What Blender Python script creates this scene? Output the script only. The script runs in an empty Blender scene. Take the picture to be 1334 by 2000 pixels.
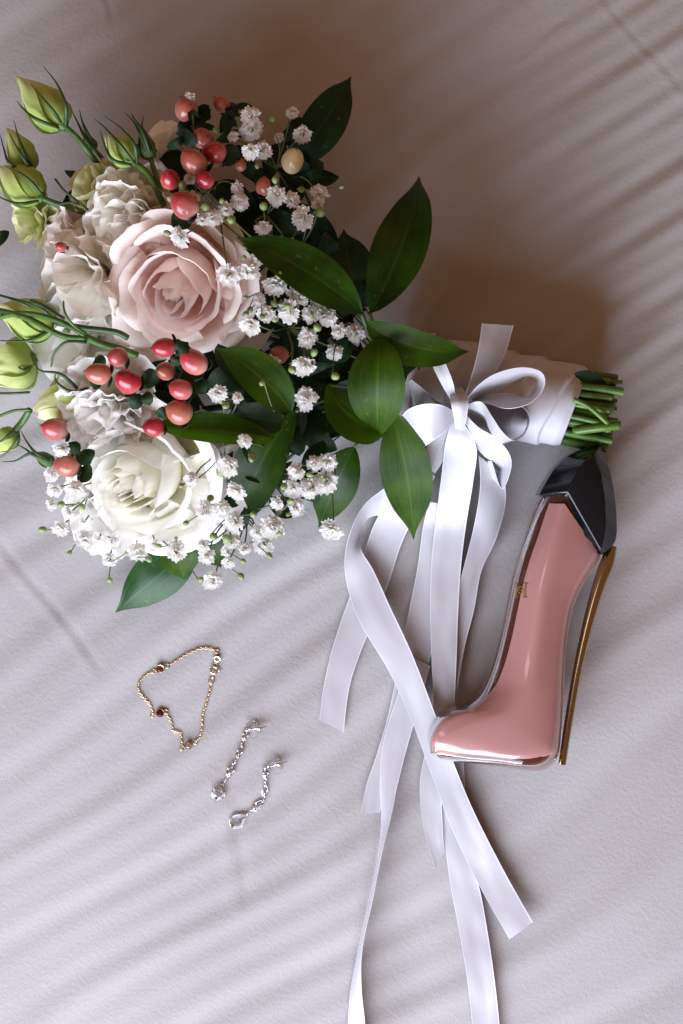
import bpy, math, random
import numpy as np
from mathutils import Vector, Matrix, noise

# ------------------------------------------------------------------ camera, light, exposure
S = 0.54 / 2000.0           # metres per photo pixel on the sheet
H = 1.15                    # camera height above the sheet
CX, CY = 667.0, 1000.0
scene = bpy.context.scene
col = scene.collection

cam_d = bpy.data.cameras.new('camera')
cam = bpy.data.objects.new('camera', cam_d)
col.objects.link(cam)
cam.location = (0, 0, H)
cam.rotation_euler = (0, 0, 0)
cam_d.sensor_fit = 'VERTICAL'
cam_d.sensor_height = 36.0
cam_d.lens = 36.0 * H / 0.54
cam_d.clip_start = 0.02
cam_d.clip_end = 50
scene.camera = cam

world = bpy.data.worlds.new('World')
scene.world = world
world.use_nodes = True
bg = world.node_tree.nodes['Background']
bg.inputs['Color'].default_value = (1.0, 0.49, 0.23, 1)      # warm bounce of the room
bg.inputs['Strength'].default_value = 0.225

def area_light(name, loc, target, sx, sy, power, color):
    d = bpy.data.lights.new(name, 'AREA')
    d.shape = 'RECTANGLE'; d.size = sx; d.size_y = sy
    d.energy = power; d.color = color
    o = bpy.data.objects.new(name, d)
    col.objects.link(o)
    o.location = loc
    v = Vector(target) - Vector(loc)
    o.rotation_euler = v.to_track_quat('-Z', 'Y').to_euler()
    return o

area_light('window_light', (-0.38, -1.02, 0.58), (0.0, -0.10, 0.02), 1.50, 0.80, 50.0, (0.79, 0.86, 1.0))
area_light('room_lamp', (0.35, 1.35, 1.25), (0.0, 0.15, 0.0), 0.9, 0.9, 2.4, (1.0, 0.46, 0.18))
area_light('ceiling_lamp', (-0.75, 0.05, 1.65), (0.1, 0.0, 0.0), 0.13, 0.6, 0.8, (1.0, 0.92, 0.86))

scene.view_settings.view_transform = 'Standard'
scene.view_settings.look = 'None'
scene.view_settings.gamma = 1
scene.view_settings.exposure = 0.0
scene.view_settings.use_curve_mapping = False
scene.cycles.max_bounces = 12
scene.cycles.diffuse_bounces = 8
scene.cycles.transmission_bounces = 8
scene.cycles.transparent_max_bounces = 8
scene.cycles.use_denoising = True
scene.cycles.caustics_reflective = False

rng = random.Random(7)
nr = np.random.RandomState(11)

# ------------------------------------------------------------------ helpers
def P(px, py, z=0.0):
    """world point at height z that stands at this place of the layout plan"""
    k = S * (H - z) / H
    return Vector(((px - CX) * k, (CY - py) * k, z))

def RR(r, z=0.0):
    return r * S * (H - z) / H

def dome(px, py):
    d = 1 - ((px - 400) / 430.0) ** 2 - ((py - 640) / 560.0) ** 2
    return 0.018 + 0.092 * math.sqrt(max(0.0, d))

WL = {}   # world location of every object's origin

def link(o, parent=None):
    col.objects.link(o)
    if parent is not None:
        o.parent = parent
    return o

def thing(name, label, cat, loc, group=None):
    o = bpy.data.objects.new(name, None)
    o.empty_display_size = 0.02
    col.objects.link(o)
    o.location = loc
    WL[o] = Vector(loc)
    o['label'] = label; o['category'] = cat
    if group: o['group'] = group
    return o

def mesh_data(name, verts, faces, mat, uvs=None, smooth=True, sharp=None):
    me = bpy.data.meshes.new(name)
    me.from_pydata([tuple(v) for v in verts], [], faces)
    if uvs is not None:
        l = me.uv_layers.new(name='UVMap')
        loops = np.empty(len(me.loops), dtype=np.int32)
        me.loops.foreach_get('vertex_index', loops)
        uv = np.asarray(uvs, dtype=np.float32)[loops]
        l.data.foreach_set('uv', uv.ravel())
    if smooth:
        me.polygons.foreach_set('use_smooth', [True] * len(me.polygons))
    if mat: me.materials.append(mat)
    me.update()
    if sharp is not None:
        me.set_sharp_from_angle(angle=math.radians(sharp))
    return me

def obj(name, verts, faces, mat, parent=None, uvs=None, smooth=True, thick=0.0, sharp=None, origin=None, sub=0, offset=0.0):
    V = np.array([tuple(v) for v in verts], dtype=np.float64)
    c = V.mean(axis=0) if origin is None else np.array(tuple(origin))
    me = mesh_data(name, V - c, faces, mat, uvs, smooth, sharp)
    o = bpy.data.objects.new(name, me)
    link(o, parent)
    WL[o] = Vector(c)
    o.location = Vector(c) - (WL[parent] if parent is not None else Vector((0, 0, 0)))
    if sub:
        m = o.modifiers.new('sub', 'SUBSURF'); m.levels = sub; m.render_levels = sub
    if thick:
        m = o.modifiers.new('thick', 'SOLIDIFY'); m.thickness = thick; m.offset = offset
    return o

def grid(fn, nu, nv, uvals=None, vvals=None):
    us = uvals if uvals is not None else [i / (nu - 1) for i in range(nu)]
    vs = vvals if vvals is not None else [j / (nv - 1) for j in range(nv)]
    V, UV, F = [], [], []
    for u in us:
        for v in vs:
            V.append(fn(u, v)); UV.append((u, v))
    n = len(vs)
    for i in range(len(us) - 1):
        for j in range(n - 1):
            a = i * n + j
            F.append((a, a + n, a + n + 1, a + 1))
    return V, F, UV

def join(parts):
    V, F, UV = [], [], []
    for (v, f, uv) in parts:
        o = len(V)
        V += list(v); UV += list(uv)
        F += [tuple(i + o for i in q) for q in f]
    return V, F, UV

def catmull(pts, n):
    """smooth curve through the points (numpy rows), n samples in each span"""
    p = np.asarray(pts, dtype=float)
    q = np.vstack([2 * p[0] - p[1], p, 2 * p[-1] - p[-2]])
    out = []
    for i in range(1, len(q) - 2):
        for k in range(n):
            t = k / n
            a, b, c, d = q[i - 1], q[i], q[i + 1], q[i + 2]
            out.append(0.5 * (2 * b + (c - a) * t + (2 * a - 5 * b + 4 * c - d) * t * t + (3 * b - a - 3 * c + d) * t ** 3))
    out.append(p[-1])
    return np.array(out)

def tube(points, radii, sides=8, cap=True):
    pts = [Vector(p) for p in points]
    if not hasattr(radii, '__len__'): radii = [radii] * len(pts)
    V, F, UV = [], [], []
    t0 = (pts[1] - pts[0]).normalized()
    ref = Vector((0, 0, 1)) if abs(t0.z) < 0.9 else Vector((1, 0, 0))
    n = t0.cross(ref).normalized()
    for i, p in enumerate(pts):
        t = (pts[min(i + 1, len(pts) - 1)] - pts[max(i - 1, 0)]).normalized()
        n = (n - t * n.dot(t)).normalized()
        b = t.cross(n)
        for k in range(sides):
            a = 2 * math.pi * k / sides
            V.append(p + (n * math.cos(a) + b * math.sin(a)) * radii[i])
            UV.append((k / sides, i / (len(pts) - 1)))
    for i in range(len(pts) - 1):
        for k in range(sides):
            a = i * sides + k; c = i * sides + (k + 1) % sides
            F.append((a, c, c + sides, a + sides))
    if cap:
        F.append(tuple(reversed(range(sides))))
        e = (len(pts) - 1) * sides
        F.append(tuple(range(e, e + sides)))
    return V, F, UV

def frame(axis, up=Vector((0, 0, 1))):
    z = Vector(axis).normalized()
    if abs(z.dot(up)) > 0.98: up = Vector((0, 1, 0))
    x = up.cross(z).normalized()
    y = z.cross(x)
    return x, y, z

def ns(*a):
    return noise.noise(Vector(a))

# ------------------------------------------------------------------ materials
def new_mat(name):
    m = bpy.data.materials.new(name); m.use_nodes = True
    nt = m.node_tree
    for n in list(nt.nodes): nt.nodes.remove(n)
    out = nt.nodes.new('ShaderNodeOutputMaterial')
    b = nt.nodes.new('ShaderNodeBsdfPrincipled')
    nt.links.new(b.outputs[0], out.inputs[0])
    return m, nt, b, out

def ramp(nt, stops):
    r = nt.nodes.new('ShaderNodeValToRGB')
    el = r.color_ramp.elements
    while len(el) < len(stops): el.new(0.5)
    for e, (p, c) in zip(el, stops):
        e.position = p; e.color = (*c, 1)
    return r

def simple(name, color, rough=0.5, metal=0.0, coat=0.0, trans=0.0, ior=1.5, spec=0.5, sheen=0.0):
    m, nt, b, out = new_mat(name)
    b.inputs['Base Color'].default_value = (*color, 1)
    b.inputs['Roughness'].default_value = rough
    b.inputs['Metallic'].default_value = metal
    b.inputs['Coat Weight'].default_value = coat
    b.inputs['Coat Roughness'].default_value = 0.03
    b.inputs['Transmission Weight'].default_value = trans
    b.inputs['IOR'].default_value = ior
    b.inputs['Specular IOR Level'].default_value = spec
    b.inputs['Sheen Weight'].default_value = sheen
    return m

def noisy(name, c1, c2, scale, rough=0.5, bump=0.0, bscale=None, spec=0.5, metal=0.0, coat=0.0):
    m, nt, b, out = new_mat(name)
    tc = nt.nodes.new('ShaderNodeTexCoord')
    n = nt.nodes.new('ShaderNodeTexNoise'); n.inputs['Scale'].default_value = scale
    n.inputs['Detail'].default_value = 4
    nt.links.new(tc.outputs['Object'], n.inputs['Vector'])
    r = ramp(nt, [(0.3, c1), (0.7, c2)])
    nt.links.new(n.outputs['Fac'], r.inputs[0])
    nt.links.new(r.outputs[0], b.inputs['Base Color'])
    b.inputs['Roughness'].default_value = rough
    b.inputs['Specular IOR Level'].default_value = spec
    b.inputs['Metallic'].default_value = metal
    b.inputs['Coat Weight'].default_value = coat
    if bump:
        n2 = nt.nodes.new('ShaderNodeTexNoise'); n2.inputs['Scale'].default_value = bscale or scale * 4
        n2.inputs['Detail'].default_value = 3
        nt.links.new(tc.outputs['Object'], n2.inputs['Vector'])
        bp = nt.nodes.new('ShaderNodeBump'); bp.inputs['Strength'].default_value = bump
        bp.inputs['Distance'].default_value = 0.0005
        nt.links.new(n2.outputs['Fac'], bp.inputs['Height'])
        nt.links.new(bp.outputs[0], b.inputs['Normal'])
    return m

def petal_mat(name, base, mid, rim, transl=0.35, rough=0.55, vein=0.5, tcol=None):
    """petal: colour runs from base to rim along the petal, fine veins as relief, light shines through"""
    m, nt, b, out = new_mat(name)
    uv = nt.nodes.new('ShaderNodeUVMap')
    sep = nt.nodes.new('ShaderNodeSeparateXYZ')
    nt.links.new(uv.outputs[0], sep.inputs[0])
    tc = nt.nodes.new('ShaderNodeTexCoord')
    n = nt.nodes.new('ShaderNodeTexNoise'); n.inputs['Scale'].default_value = 90; n.inputs['Detail'].default_value = 3
    nt.links.new(tc.outputs['Object'], n.inputs['Vector'])
    ad = nt.nodes.new('ShaderNodeMath'); ad.operation = 'MULTIPLY_ADD'
    nt.links.new(n.outputs['Fac'], ad.inputs[0]); ad.inputs[1].default_value = 0.35
    nt.links.new(sep.outputs['Y'], ad.inputs[2])
    sb = nt.nodes.new('ShaderNodeMath'); sb.operation = 'SUBTRACT'
    nt.links.new(ad.outputs[0], sb.inputs[0]); sb.inputs[1].default_value = 0.17
    r = ramp(nt, [(0.15, base), (0.6, mid), (0.97, rim)])
    nt.links.new(sb.outputs[0], r.inputs[0])
    nt.links.new(r.outputs[0], b.inputs['Base Color'])
    b.inputs['Roughness'].default_value = rough
    b.inputs['Specular IOR Level'].default_value = 0.3
    b.inputs['Sheen Weight'].default_value = 0.15
    # veins
    mp = nt.nodes.new('ShaderNodeMapping'); mp.inputs['Scale'].default_value = (38, 4, 1)
    nt.links.new(uv.outputs[0], mp.inputs[0])
    n2 = nt.nodes.new('ShaderNodeTexNoise'); n2.inputs['Scale'].default_value = 1.0; n2.inputs['Detail'].default_value = 4
    nt.links.new(mp.outputs[0], n2.inputs['Vector'])
    bp = nt.nodes.new('ShaderNodeBump'); bp.inputs['Strength'].default_value = vein; bp.inputs['Distance'].default_value = 0.0006
    nt.links.new(n2.outputs['Fac'], bp.inputs['Height'])
    nt.links.new(bp.outputs[0], b.inputs['Normal'])
    t = nt.nodes.new('ShaderNodeBsdfTranslucent')
    if tcol: t.inputs[0].default_value = (*tcol, 1)
    else: nt.links.new(r.outputs[0], t.inputs[0])
    mx = nt.nodes.new('ShaderNodeMixShader'); mx.inputs[0].default_value = transl
    nt.links.new(b.outputs[0], mx.inputs[1]); nt.links.new(t.outputs[0], mx.inputs[2])
    nt.links.new(mx.outputs[0], out.inputs[0])
    return m

def leaf_mat(name, dark, light, rough=0.32, transl=0.12):
    m, nt, b, out = new_mat(name)
    uv = nt.nodes.new('ShaderNodeUVMap')
    mp = nt.nodes.new('ShaderNodeMapping'); mp.inputs['Scale'].default_value = (34, 1.6, 1)
    nt.links.new(uv.outputs[0], mp.inputs[0])
    n = nt.nodes.new('ShaderNodeTexNoise'); n.inputs['Scale'].default_value = 1.0; n.inputs['Detail'].default_value = 3
    nt.links.new(mp.outputs[0], n.inputs['Vector'])
    tc = nt.nodes.new('ShaderNodeTexCoord')
    n2 = nt.nodes.new('ShaderNodeTexNoise'); n2.inputs['Scale'].default_value = 55; n2.inputs['Detail'].default_value = 5
    nt.links.new(tc.outputs['Object'], n2.inputs['Vector'])
    mx = nt.nodes.new('ShaderNodeMath'); mx.operation = 'MULTIPLY_ADD'
    nt.links.new(n.outputs['Fac'], mx.inputs[0]); mx.inputs[1].default_value = 0.55
    nt.links.new(n2.outputs['Fac'], mx.inputs[2])
    r = ramp(nt, [(0.55, dark), (1.05 - 0.05, light)])
    nt.links.new(mx.outputs[0], r.inputs[0])
    # paler midrib and faint blemishes
    sx = nt.nodes.new('ShaderNodeSeparateXYZ'); nt.links.new(uv.outputs[0], sx.inputs[0])
    k1 = nt.nodes.new('ShaderNodeMath'); k1.operation = 'SUBTRACT'; nt.links.new(sx.outputs['X'], k1.inputs[0]); k1.inputs[1].default_value = 0.5
    k2 = nt.nodes.new('ShaderNodeMath'); k2.operation = 'ABSOLUTE'; nt.links.new(k1.outputs[0], k2.inputs[0])
    mr = nt.nodes.new('ShaderNodeMapRange'); mr.inputs['From Min'].default_value = 0.0; mr.inputs['From Max'].default_value = 0.035
    mr.inputs['To Min'].default_value = 0.55; mr.inputs['To Max'].default_value = 0.0
    nt.links.new(k2.outputs[0], mr.inputs['Value'])
    mc = nt.nodes.new('ShaderNodeMix'); mc.data_type = 'RGBA'
    nt.links.new(mr.outputs[0], mc.inputs[0]); nt.links.new(r.outputs[0], mc.inputs[6])
    mc.inputs[7].default_value = (light[0] * 1.9, light[1] * 1.6, light[2] * 2.0, 1)
    n4 = nt.nodes.new('ShaderNodeTexNoise'); n4.inputs['Scale'].default_value = 260; n4.inputs['Detail'].default_value = 2
    nt.links.new(tc.outputs['Object'], n4.inputs['Vector'])
    m4 = nt.nodes.new('ShaderNodeMapRange'); m4.inputs['From Min'].default_value = 0.68; m4.inputs['From Max'].default_value = 0.74; m4.inputs['To Max'].default_value = 0.5
    nt.links.new(n4.outputs['Fac'], m4.inputs['Value'])
    m5 = nt.nodes.new('ShaderNodeMix'); m5.data_type = 'RGBA'
    nt.links.new(m4.outputs[0], m5.inputs[0]); nt.links.new(mc.outputs[2], m5.inputs[6]); m5.inputs[7].default_value = (0.10, 0.13, 0.04, 1)
    nt.links.new(m5.outputs[2], b.inputs['Base Color'])
    b.inputs['Roughness'].default_value = rough
    b.inputs['Specular IOR Level'].default_value = 0.18
    bp = nt.nodes.new('ShaderNodeBump'); bp.inputs['Strength'].default_value = 0.4; bp.inputs['Distance'].default_value = 0.0006
    nt.links.new(mx.outputs[0], bp.inputs['Height'])
    nt.links.new(bp.outputs[0], b.inputs['Normal'])
    t = nt.nodes.new('ShaderNodeBsdfTranslucent'); t.inputs[0].default_value = (light[0] * 2.2, light[1] * 2.4, light[2] * 0.9, 1)
    ms = nt.nodes.new('ShaderNodeMixShader'); ms.inputs[0].default_value = transl
    nt.links.new(b.outputs[0], ms.inputs[1]); nt.links.new(t.outputs[0], ms.inputs[2])
    nt.links.new(ms.outputs[0], out.inputs[0])
    return m

def berry_mat(name, tipc, bodyc, basec):
    m, nt, b, out = new_mat(name)
    uv = nt.nodes.new('ShaderNodeUVMap')
    sep = nt.nodes.new('ShaderNodeSeparateXYZ'); nt.links.new(uv.outputs[0], sep.inputs[0])
    tc = nt.nodes.new('ShaderNodeTexCoord')
    oi = nt.nodes.new('ShaderNodeObjectInfo')
    va = nt.nodes.new('ShaderNodeVectorMath'); va.operation = 'ADD'
    nt.links.new(tc.outputs['Object'], va.inputs[0]); nt.links.new(oi.outputs['Location'], va.inputs[1])
    n = nt.nodes.new('ShaderNodeTexNoise'); n.inputs['Scale'].default_value = 110; n.inputs['Detail'].default_value = 2
    nt.links.new(va.outputs[0], n.inputs['Vector'])
    ad = nt.nodes.new('ShaderNodeMath'); ad.operation = 'MULTIPLY_ADD'
    nt.links.new(n.outputs['Fac'], ad.inputs[0]); ad.inputs[1].default_value = 0.9
    nt.links.new(sep.outputs['Y'], ad.inputs[2])
    r = ramp(nt, [(0.28, basec), (0.62, bodyc), (0.95, tipc)])
    sb = nt.nodes.new('ShaderNodeMath'); sb.operation = 'MULTIPLY'; sb.inputs[1].default_value = 0.72
    nt.links.new(ad.outputs[0], sb.inputs[0])
    nt.links.new(sb.outputs[0], r.inputs[0])
    nt.links.new(r.outputs[0], b.inputs['Base Color'])
    b.inputs['Roughness'].default_value = 0.28
    b.inputs['Subsurface Weight'].default_value = 0.15
    b.inputs['Subsurface Scale'].default_value = 0.002
    b.inputs['Coat Weight'].default_value = 0.2
    return m

def satin_mat(name, c, weave=0.3, transl=0.0, rough=0.28, fu=55, fv=1.0, selv=True):
    m, nt, b, out = new_mat(name)
    b.inputs['Base Color'].default_value = (*c, 1)
    b.inputs['Roughness'].default_value = rough
    b.inputs['Specular IOR Level'].default_value = 0.55
    b.inputs['Anisotropic'].default_value = 0.5
    b.inputs['Sheen Weight'].default_value = 0.2
    uv = nt.nodes.new('ShaderNodeUVMap')
    mp = nt.nodes.new('ShaderNodeMapping'); mp.inputs['Scale'].default_value = (fu, fu, 1)
    nt.links.new(uv.outputs[0], mp.inputs[0])
    w = nt.nodes.new('ShaderNodeTexWave'); w.wave_type = 'BANDS'; w.bands_direction = 'DIAGONAL'
    w.inputs['Scale'].default_value = 0.25; w.inputs['Distortion'].default_value = 1.2; w.inputs['Detail'].default_value = 1
    nt.links.new(mp.outputs[0], w.inputs[0])
    n = nt.nodes.new('ShaderNodeTexNoise'); n.inputs['Scale'].default_value = 0.5; n.inputs['Detail'].default_value = 4
    nt.links.new(mp.outputs[0], n.inputs['Vector'])
    ad = nt.nodes.new('ShaderNodeMath'); ad.operation = 'ADD'
    nt.links.new(w.outputs[1], ad.inputs[0]); nt.links.new(n.outputs['Fac'], ad.inputs[1])
    bp = nt.nodes.new('ShaderNodeBump'); bp.inputs['Strength'].default_value = weave; bp.inputs['Distance'].default_value = 0.00012
    # woven selvedge: a raised cord along both edges
    sx = nt.nodes.new('ShaderNodeSeparateXYZ'); nt.links.new(uv.outputs[0], sx.inputs[0])
    m1 = nt.nodes.new('ShaderNodeMath'); m1.operation = 'SUBTRACT'; nt.links.new(sx.outputs['X'], m1.inputs[0]); m1.inputs[1].default_value = 0.5
    m2 = nt.nodes.new('ShaderNodeMath'); m2.operation = 'ABSOLUTE'; nt.links.new(m1.outputs[0], m2.inputs[0])
    mr = nt.nodes.new('ShaderNodeMapRange'); mr.inputs['From Min'].default_value = 0.455; mr.inputs['From Max'].default_value = 0.475
    nt.links.new(m2.outputs[0], mr.inputs['Value'])
    if selv:
        mc = nt.nodes.new('ShaderNodeMix'); mc.data_type = 'RGBA'
        mc.inputs[6].default_value = (*c, 1); mc.inputs[7].default_value = (min(1, c[0] * 1.35), min(1, c[1] * 1.35), min(1, c[2] * 1.35), 1)
        nt.links.new(mr.outputs[0], mc.inputs[0]); nt.links.new(mc.outputs[2], b.inputs['Base Color'])
    m3 = nt.nodes.new('ShaderNodeMath'); m3.operation = 'MULTIPLY_ADD'; nt.links.new(mr.outputs[0], m3.inputs[0]); m3.inputs[1].default_value = 2.5 if selv else 0.0
    nt.links.new(ad.outputs[0], m3.inputs[2])
    nt.links.new(m3.outputs[0], bp.inputs['Height']); nt.links.new(bp.outputs[0], b.inputs['Normal'])
    t = nt.nodes.new('ShaderNodeBsdfTranslucent'); t.inputs[0].default_value = (*c, 1)
    ms = nt.nodes.new('ShaderNodeMixShader'); ms.inputs[0].default_value = transl
    nt.links.new(b.outputs[0], ms.inputs[1]); nt.links.new(t.outputs[0], ms.inputs[2])
    nt.links.new(ms.outputs[0], out.inputs[0])
    return m

M = {}
M['pink_petal'] = petal_mat('pink_petal', (0.86, 0.60, 0.52), (0.93, 0.76, 0.71), (0.95, 0.87, 0.83), transl=0.18)
M['cream_outer'] = petal_mat('cream_outer', (0.82, 0.74, 0.55), (0.91, 0.86, 0.75), (0.94, 0.89, 0.82), transl=0.2)
M['white_petal'] = petal_mat('white_petal', (0.88, 0.85, 0.60), (0.91, 0.90, 0.82), (0.92, 0.91, 0.88), transl=0.18)
M['white_heart'] = petal_mat('white_heart', (0.90, 0.86, 0.60), (0.93, 0.91, 0.77), (0.94, 0.93, 0.87), transl=0.25)
M['white_frill'] = petal_mat('white_frill', (0.92, 0.90, 0.80), (0.95, 0.94, 0.90), (0.96, 0.95, 0.94), transl=0.3, vein=0.4)
M['cream_frill'] = petal_mat('cream_frill', (0.90, 0.85, 0.71), (0.94, 0.91, 0.84), (0.96, 0.94, 0.89), transl=0.22, vein=0.45)
M['blush_frill'] = petal_mat('blush_frill', (0.86, 0.65, 0.62), (0.92, 0.79, 0.78), (0.95, 0.89, 0.89), transl=0.2, vein=0.3)
M['green_petal'] = petal_mat('green_petal', (0.42, 0.53, 0.14), (0.66, 0.71, 0.30), (0.80, 0.80, 0.52), transl=0.3, vein=0.35)
M['bud_petal'] = petal_mat('bud_petal', (0.30, 0.43, 0.08), (0.56, 0.64, 0.20), (0.76, 0.77, 0.46), transl=0.22, vein=0.35)
M['bud_dark'] = petal_mat('bud_dark', (0.07, 0.14, 0.03), (0.10, 0.20, 0.04), (0.20, 0.28, 0.08), transl=0.15, vein=0.3)
M['floret'] = petal_mat('floret', (0.80, 0.80, 0.64), (0.92, 0.91, 0.88), (0.94, 0.93, 0.93), transl=0.45, vein=0.2)
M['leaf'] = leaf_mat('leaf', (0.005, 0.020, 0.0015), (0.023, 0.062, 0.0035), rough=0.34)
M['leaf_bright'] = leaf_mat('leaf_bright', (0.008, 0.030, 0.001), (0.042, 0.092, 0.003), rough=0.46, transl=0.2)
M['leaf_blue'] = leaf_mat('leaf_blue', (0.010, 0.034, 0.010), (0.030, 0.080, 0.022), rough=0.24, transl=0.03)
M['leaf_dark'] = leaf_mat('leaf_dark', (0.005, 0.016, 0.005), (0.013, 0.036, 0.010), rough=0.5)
M['stem'] = noisy('stem', (0.03, 0.085, 0.012), (0.075, 0.16, 0.025), 160, rough=0.45, bump=0.3)
M['stem_dark'] = noisy('stem_dark', (0.02, 0.05, 0.012), (0.04, 0.09, 0.02), 160, rough=0.5)
M['stem_cut'] = noisy('stem_cut', (0.03, 0.09, 0.008), (0.11, 0.21, 0.025), 70, rough=0.4, bump=0.4, bscale=300)
M['twig'] = noisy('twig', (0.06, 0.08, 0.03), (0.15, 0.19, 0.07), 120, rough=0.6)
M['calyx'] = noisy('calyx', (0.10, 0.17, 0.05), (0.30, 0.38, 0.16), 250, rough=0.5)
M['berry_red'] = berry_mat('berry_red', (0.29, 0.008, 0.017), (0.40, 0.032, 0.045), (0.58, 0.26, 0.21))
M['berry_pink'] = berry_mat('berry_pink', (0.40, 0.035, 0.045), (0.50, 0.14, 0.125), (0.62, 0.38, 0.32))
M['berry_coral'] = berry_mat('berry_coral', (0.35, 0.075, 0.05), (0.44, 0.15, 0.10), (0.56, 0.31, 0.23))
M['berry_cream'] = berry_mat('berry_cream', (0.60, 0.50, 0.26), (0.66, 0.55, 0.30), (0.70, 0.60, 0.36))
M['tip'] = simple('tip', (0.05, 0.025, 0.015), 0.6)
M['satin'] = satin_mat('satin', (0.48, 0.47, 0.515))
M['wrap'] = satin_mat('wrap', (0.47, 0.46, 0.505), weave=0.4, transl=0.0, rough=0.5, fu=700, selv=False)
M['selvedge'] = simple('selvedge', (0.84, 0.83, 0.86), 0.6)
M['pink_body'] = simple('pink_body', (0.36, 0.175, 0.165), 0.30, coat=1.0)
M['glass'] = simple('glass', (0.10, 0.035, 0.026), 0.02, trans=0.45, ior=1.45, spec=0.3)  # clear glass: dark brown refraction at its edges is put into the base colour
M['cap'] = simple('cap', (0.005, 0.006, 0.008), 0.16, spec=0.35)
M['gold_heel'] = simple('gold_heel', (0.44, 0.37, 0.24), 0.16, metal=1.0)
M['gold'] = simple('gold', (0.88, 0.68, 0.42), 0.2, metal=1.0)
M['gold_print'] = simple('gold_print', (0.42, 0.22, 0.08), 0.3, metal=0.7)
M['silver'] = simple('silver', (0.90, 0.91, 0.94), 0.16, metal=1.0)
M['gem'] = simple('gem', (1.0, 1.0, 1.0), 0.0, trans=1.0, ior=1.55)
M['gem_clear'] = simple('gem_clear', (0.80, 0.80, 0.82), 0.05, metal=0.9)
M['gem_brown'] = simple('gem_brown', (0.09, 0.012, 0.010), 0.10, spec=0.4)
M['gem_purple'] = simple('gem_purple', (0.075, 0.002, 0.020), 0.10, spec=0.4)
M['clear_plastic'] = simple('clear_plastic', (1, 1, 1), 0.02, trans=1.0, ior=1.33)

# ------------------------------------------------------------------ the sheet
def sheet_mat():
    m, nt, b, out = new_mat('sheet')
    tc = nt.nodes.new('ShaderNodeTexCoord')
    n1 = nt.nodes.new('ShaderNodeTexNoise'); n1.inputs['Scale'].default_value = 9; n1.inputs['Detail'].default_value = 3
    nt.links.new(tc.outputs['Object'], n1.inputs['Vector'])
    r = ramp(nt, [(0.3, (0.355, 0.336, 0.337)), (0.7, (0.390, 0.371, 0.376))])
    nt.links.new(n1.outputs['Fac'], r.inputs[0])
    nt.links.new(r.outputs[0], b.inputs['Base Color'])
    b.inputs['Roughness'].default_value = 0.9
    b.inputs['Specular IOR Level'].default_value = 0.15
    b.inputs['Sheen Weight'].default_value = 0.25
    # napped cotton: short soft fibres and a faint weave
    mp = nt.nodes.new('ShaderNodeMapping'); mp.inputs['Scale'].default_value = (1100, 560, 800)
    mp.inputs['Rotation'].default_value = (0, 0, 0.6)
    nt.links.new(tc.outputs['Object'], mp.inputs[0])
    n2 = nt.nodes.new('ShaderNodeTexNoise'); n2.inputs['Scale'].default_value = 1.0; n2.inputs['Detail'].default_value = 5
    n2.inputs['Roughness'].default_value = 0.65
    nt.links.new(mp.outputs[0], n2.inputs['Vector'])
    n3 = nt.nodes.new('ShaderNodeTexNoise'); n3.inputs['Scale'].default_value = 120; n3.inputs['Detail'].default_value = 3
    nt.links.new(tc.outputs['Object'], n3.inputs['Vector'])
    n3.inputs['Scale'].default_value = 420
    ad = nt.nodes.new('ShaderNodeMath'); ad.operation = 'ADD'
    nt.links.new(n2.outputs['Fac'], ad.inputs[0]); nt.links.new(n3.outputs['Fac'], ad.inputs[1])
    bp = nt.nodes.new('ShaderNodeBump'); bp.inputs['Strength'].default_value = 0.40; bp.inputs['Distance'].default_value = 0.0005
    nt.links.new(ad.outputs[0], bp.inputs['Height']); nt.links.new(bp.outputs[0], b.inputs['Normal'])
    return m
M['sheet'] = sheet_mat()

def line_dist(X, Y, p, q):
    (x0, y0), (x1, y1) = p, q
    dx, dy = x1 - x0, y1 - y0
    L = math.hypot(dx, dy)
    t = ((X - x0) * dx + (Y - y0) * dy) / (L * L)
    d = ((X - x0) * dy - (Y - y0) * dx) / L
    return d, t

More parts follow.
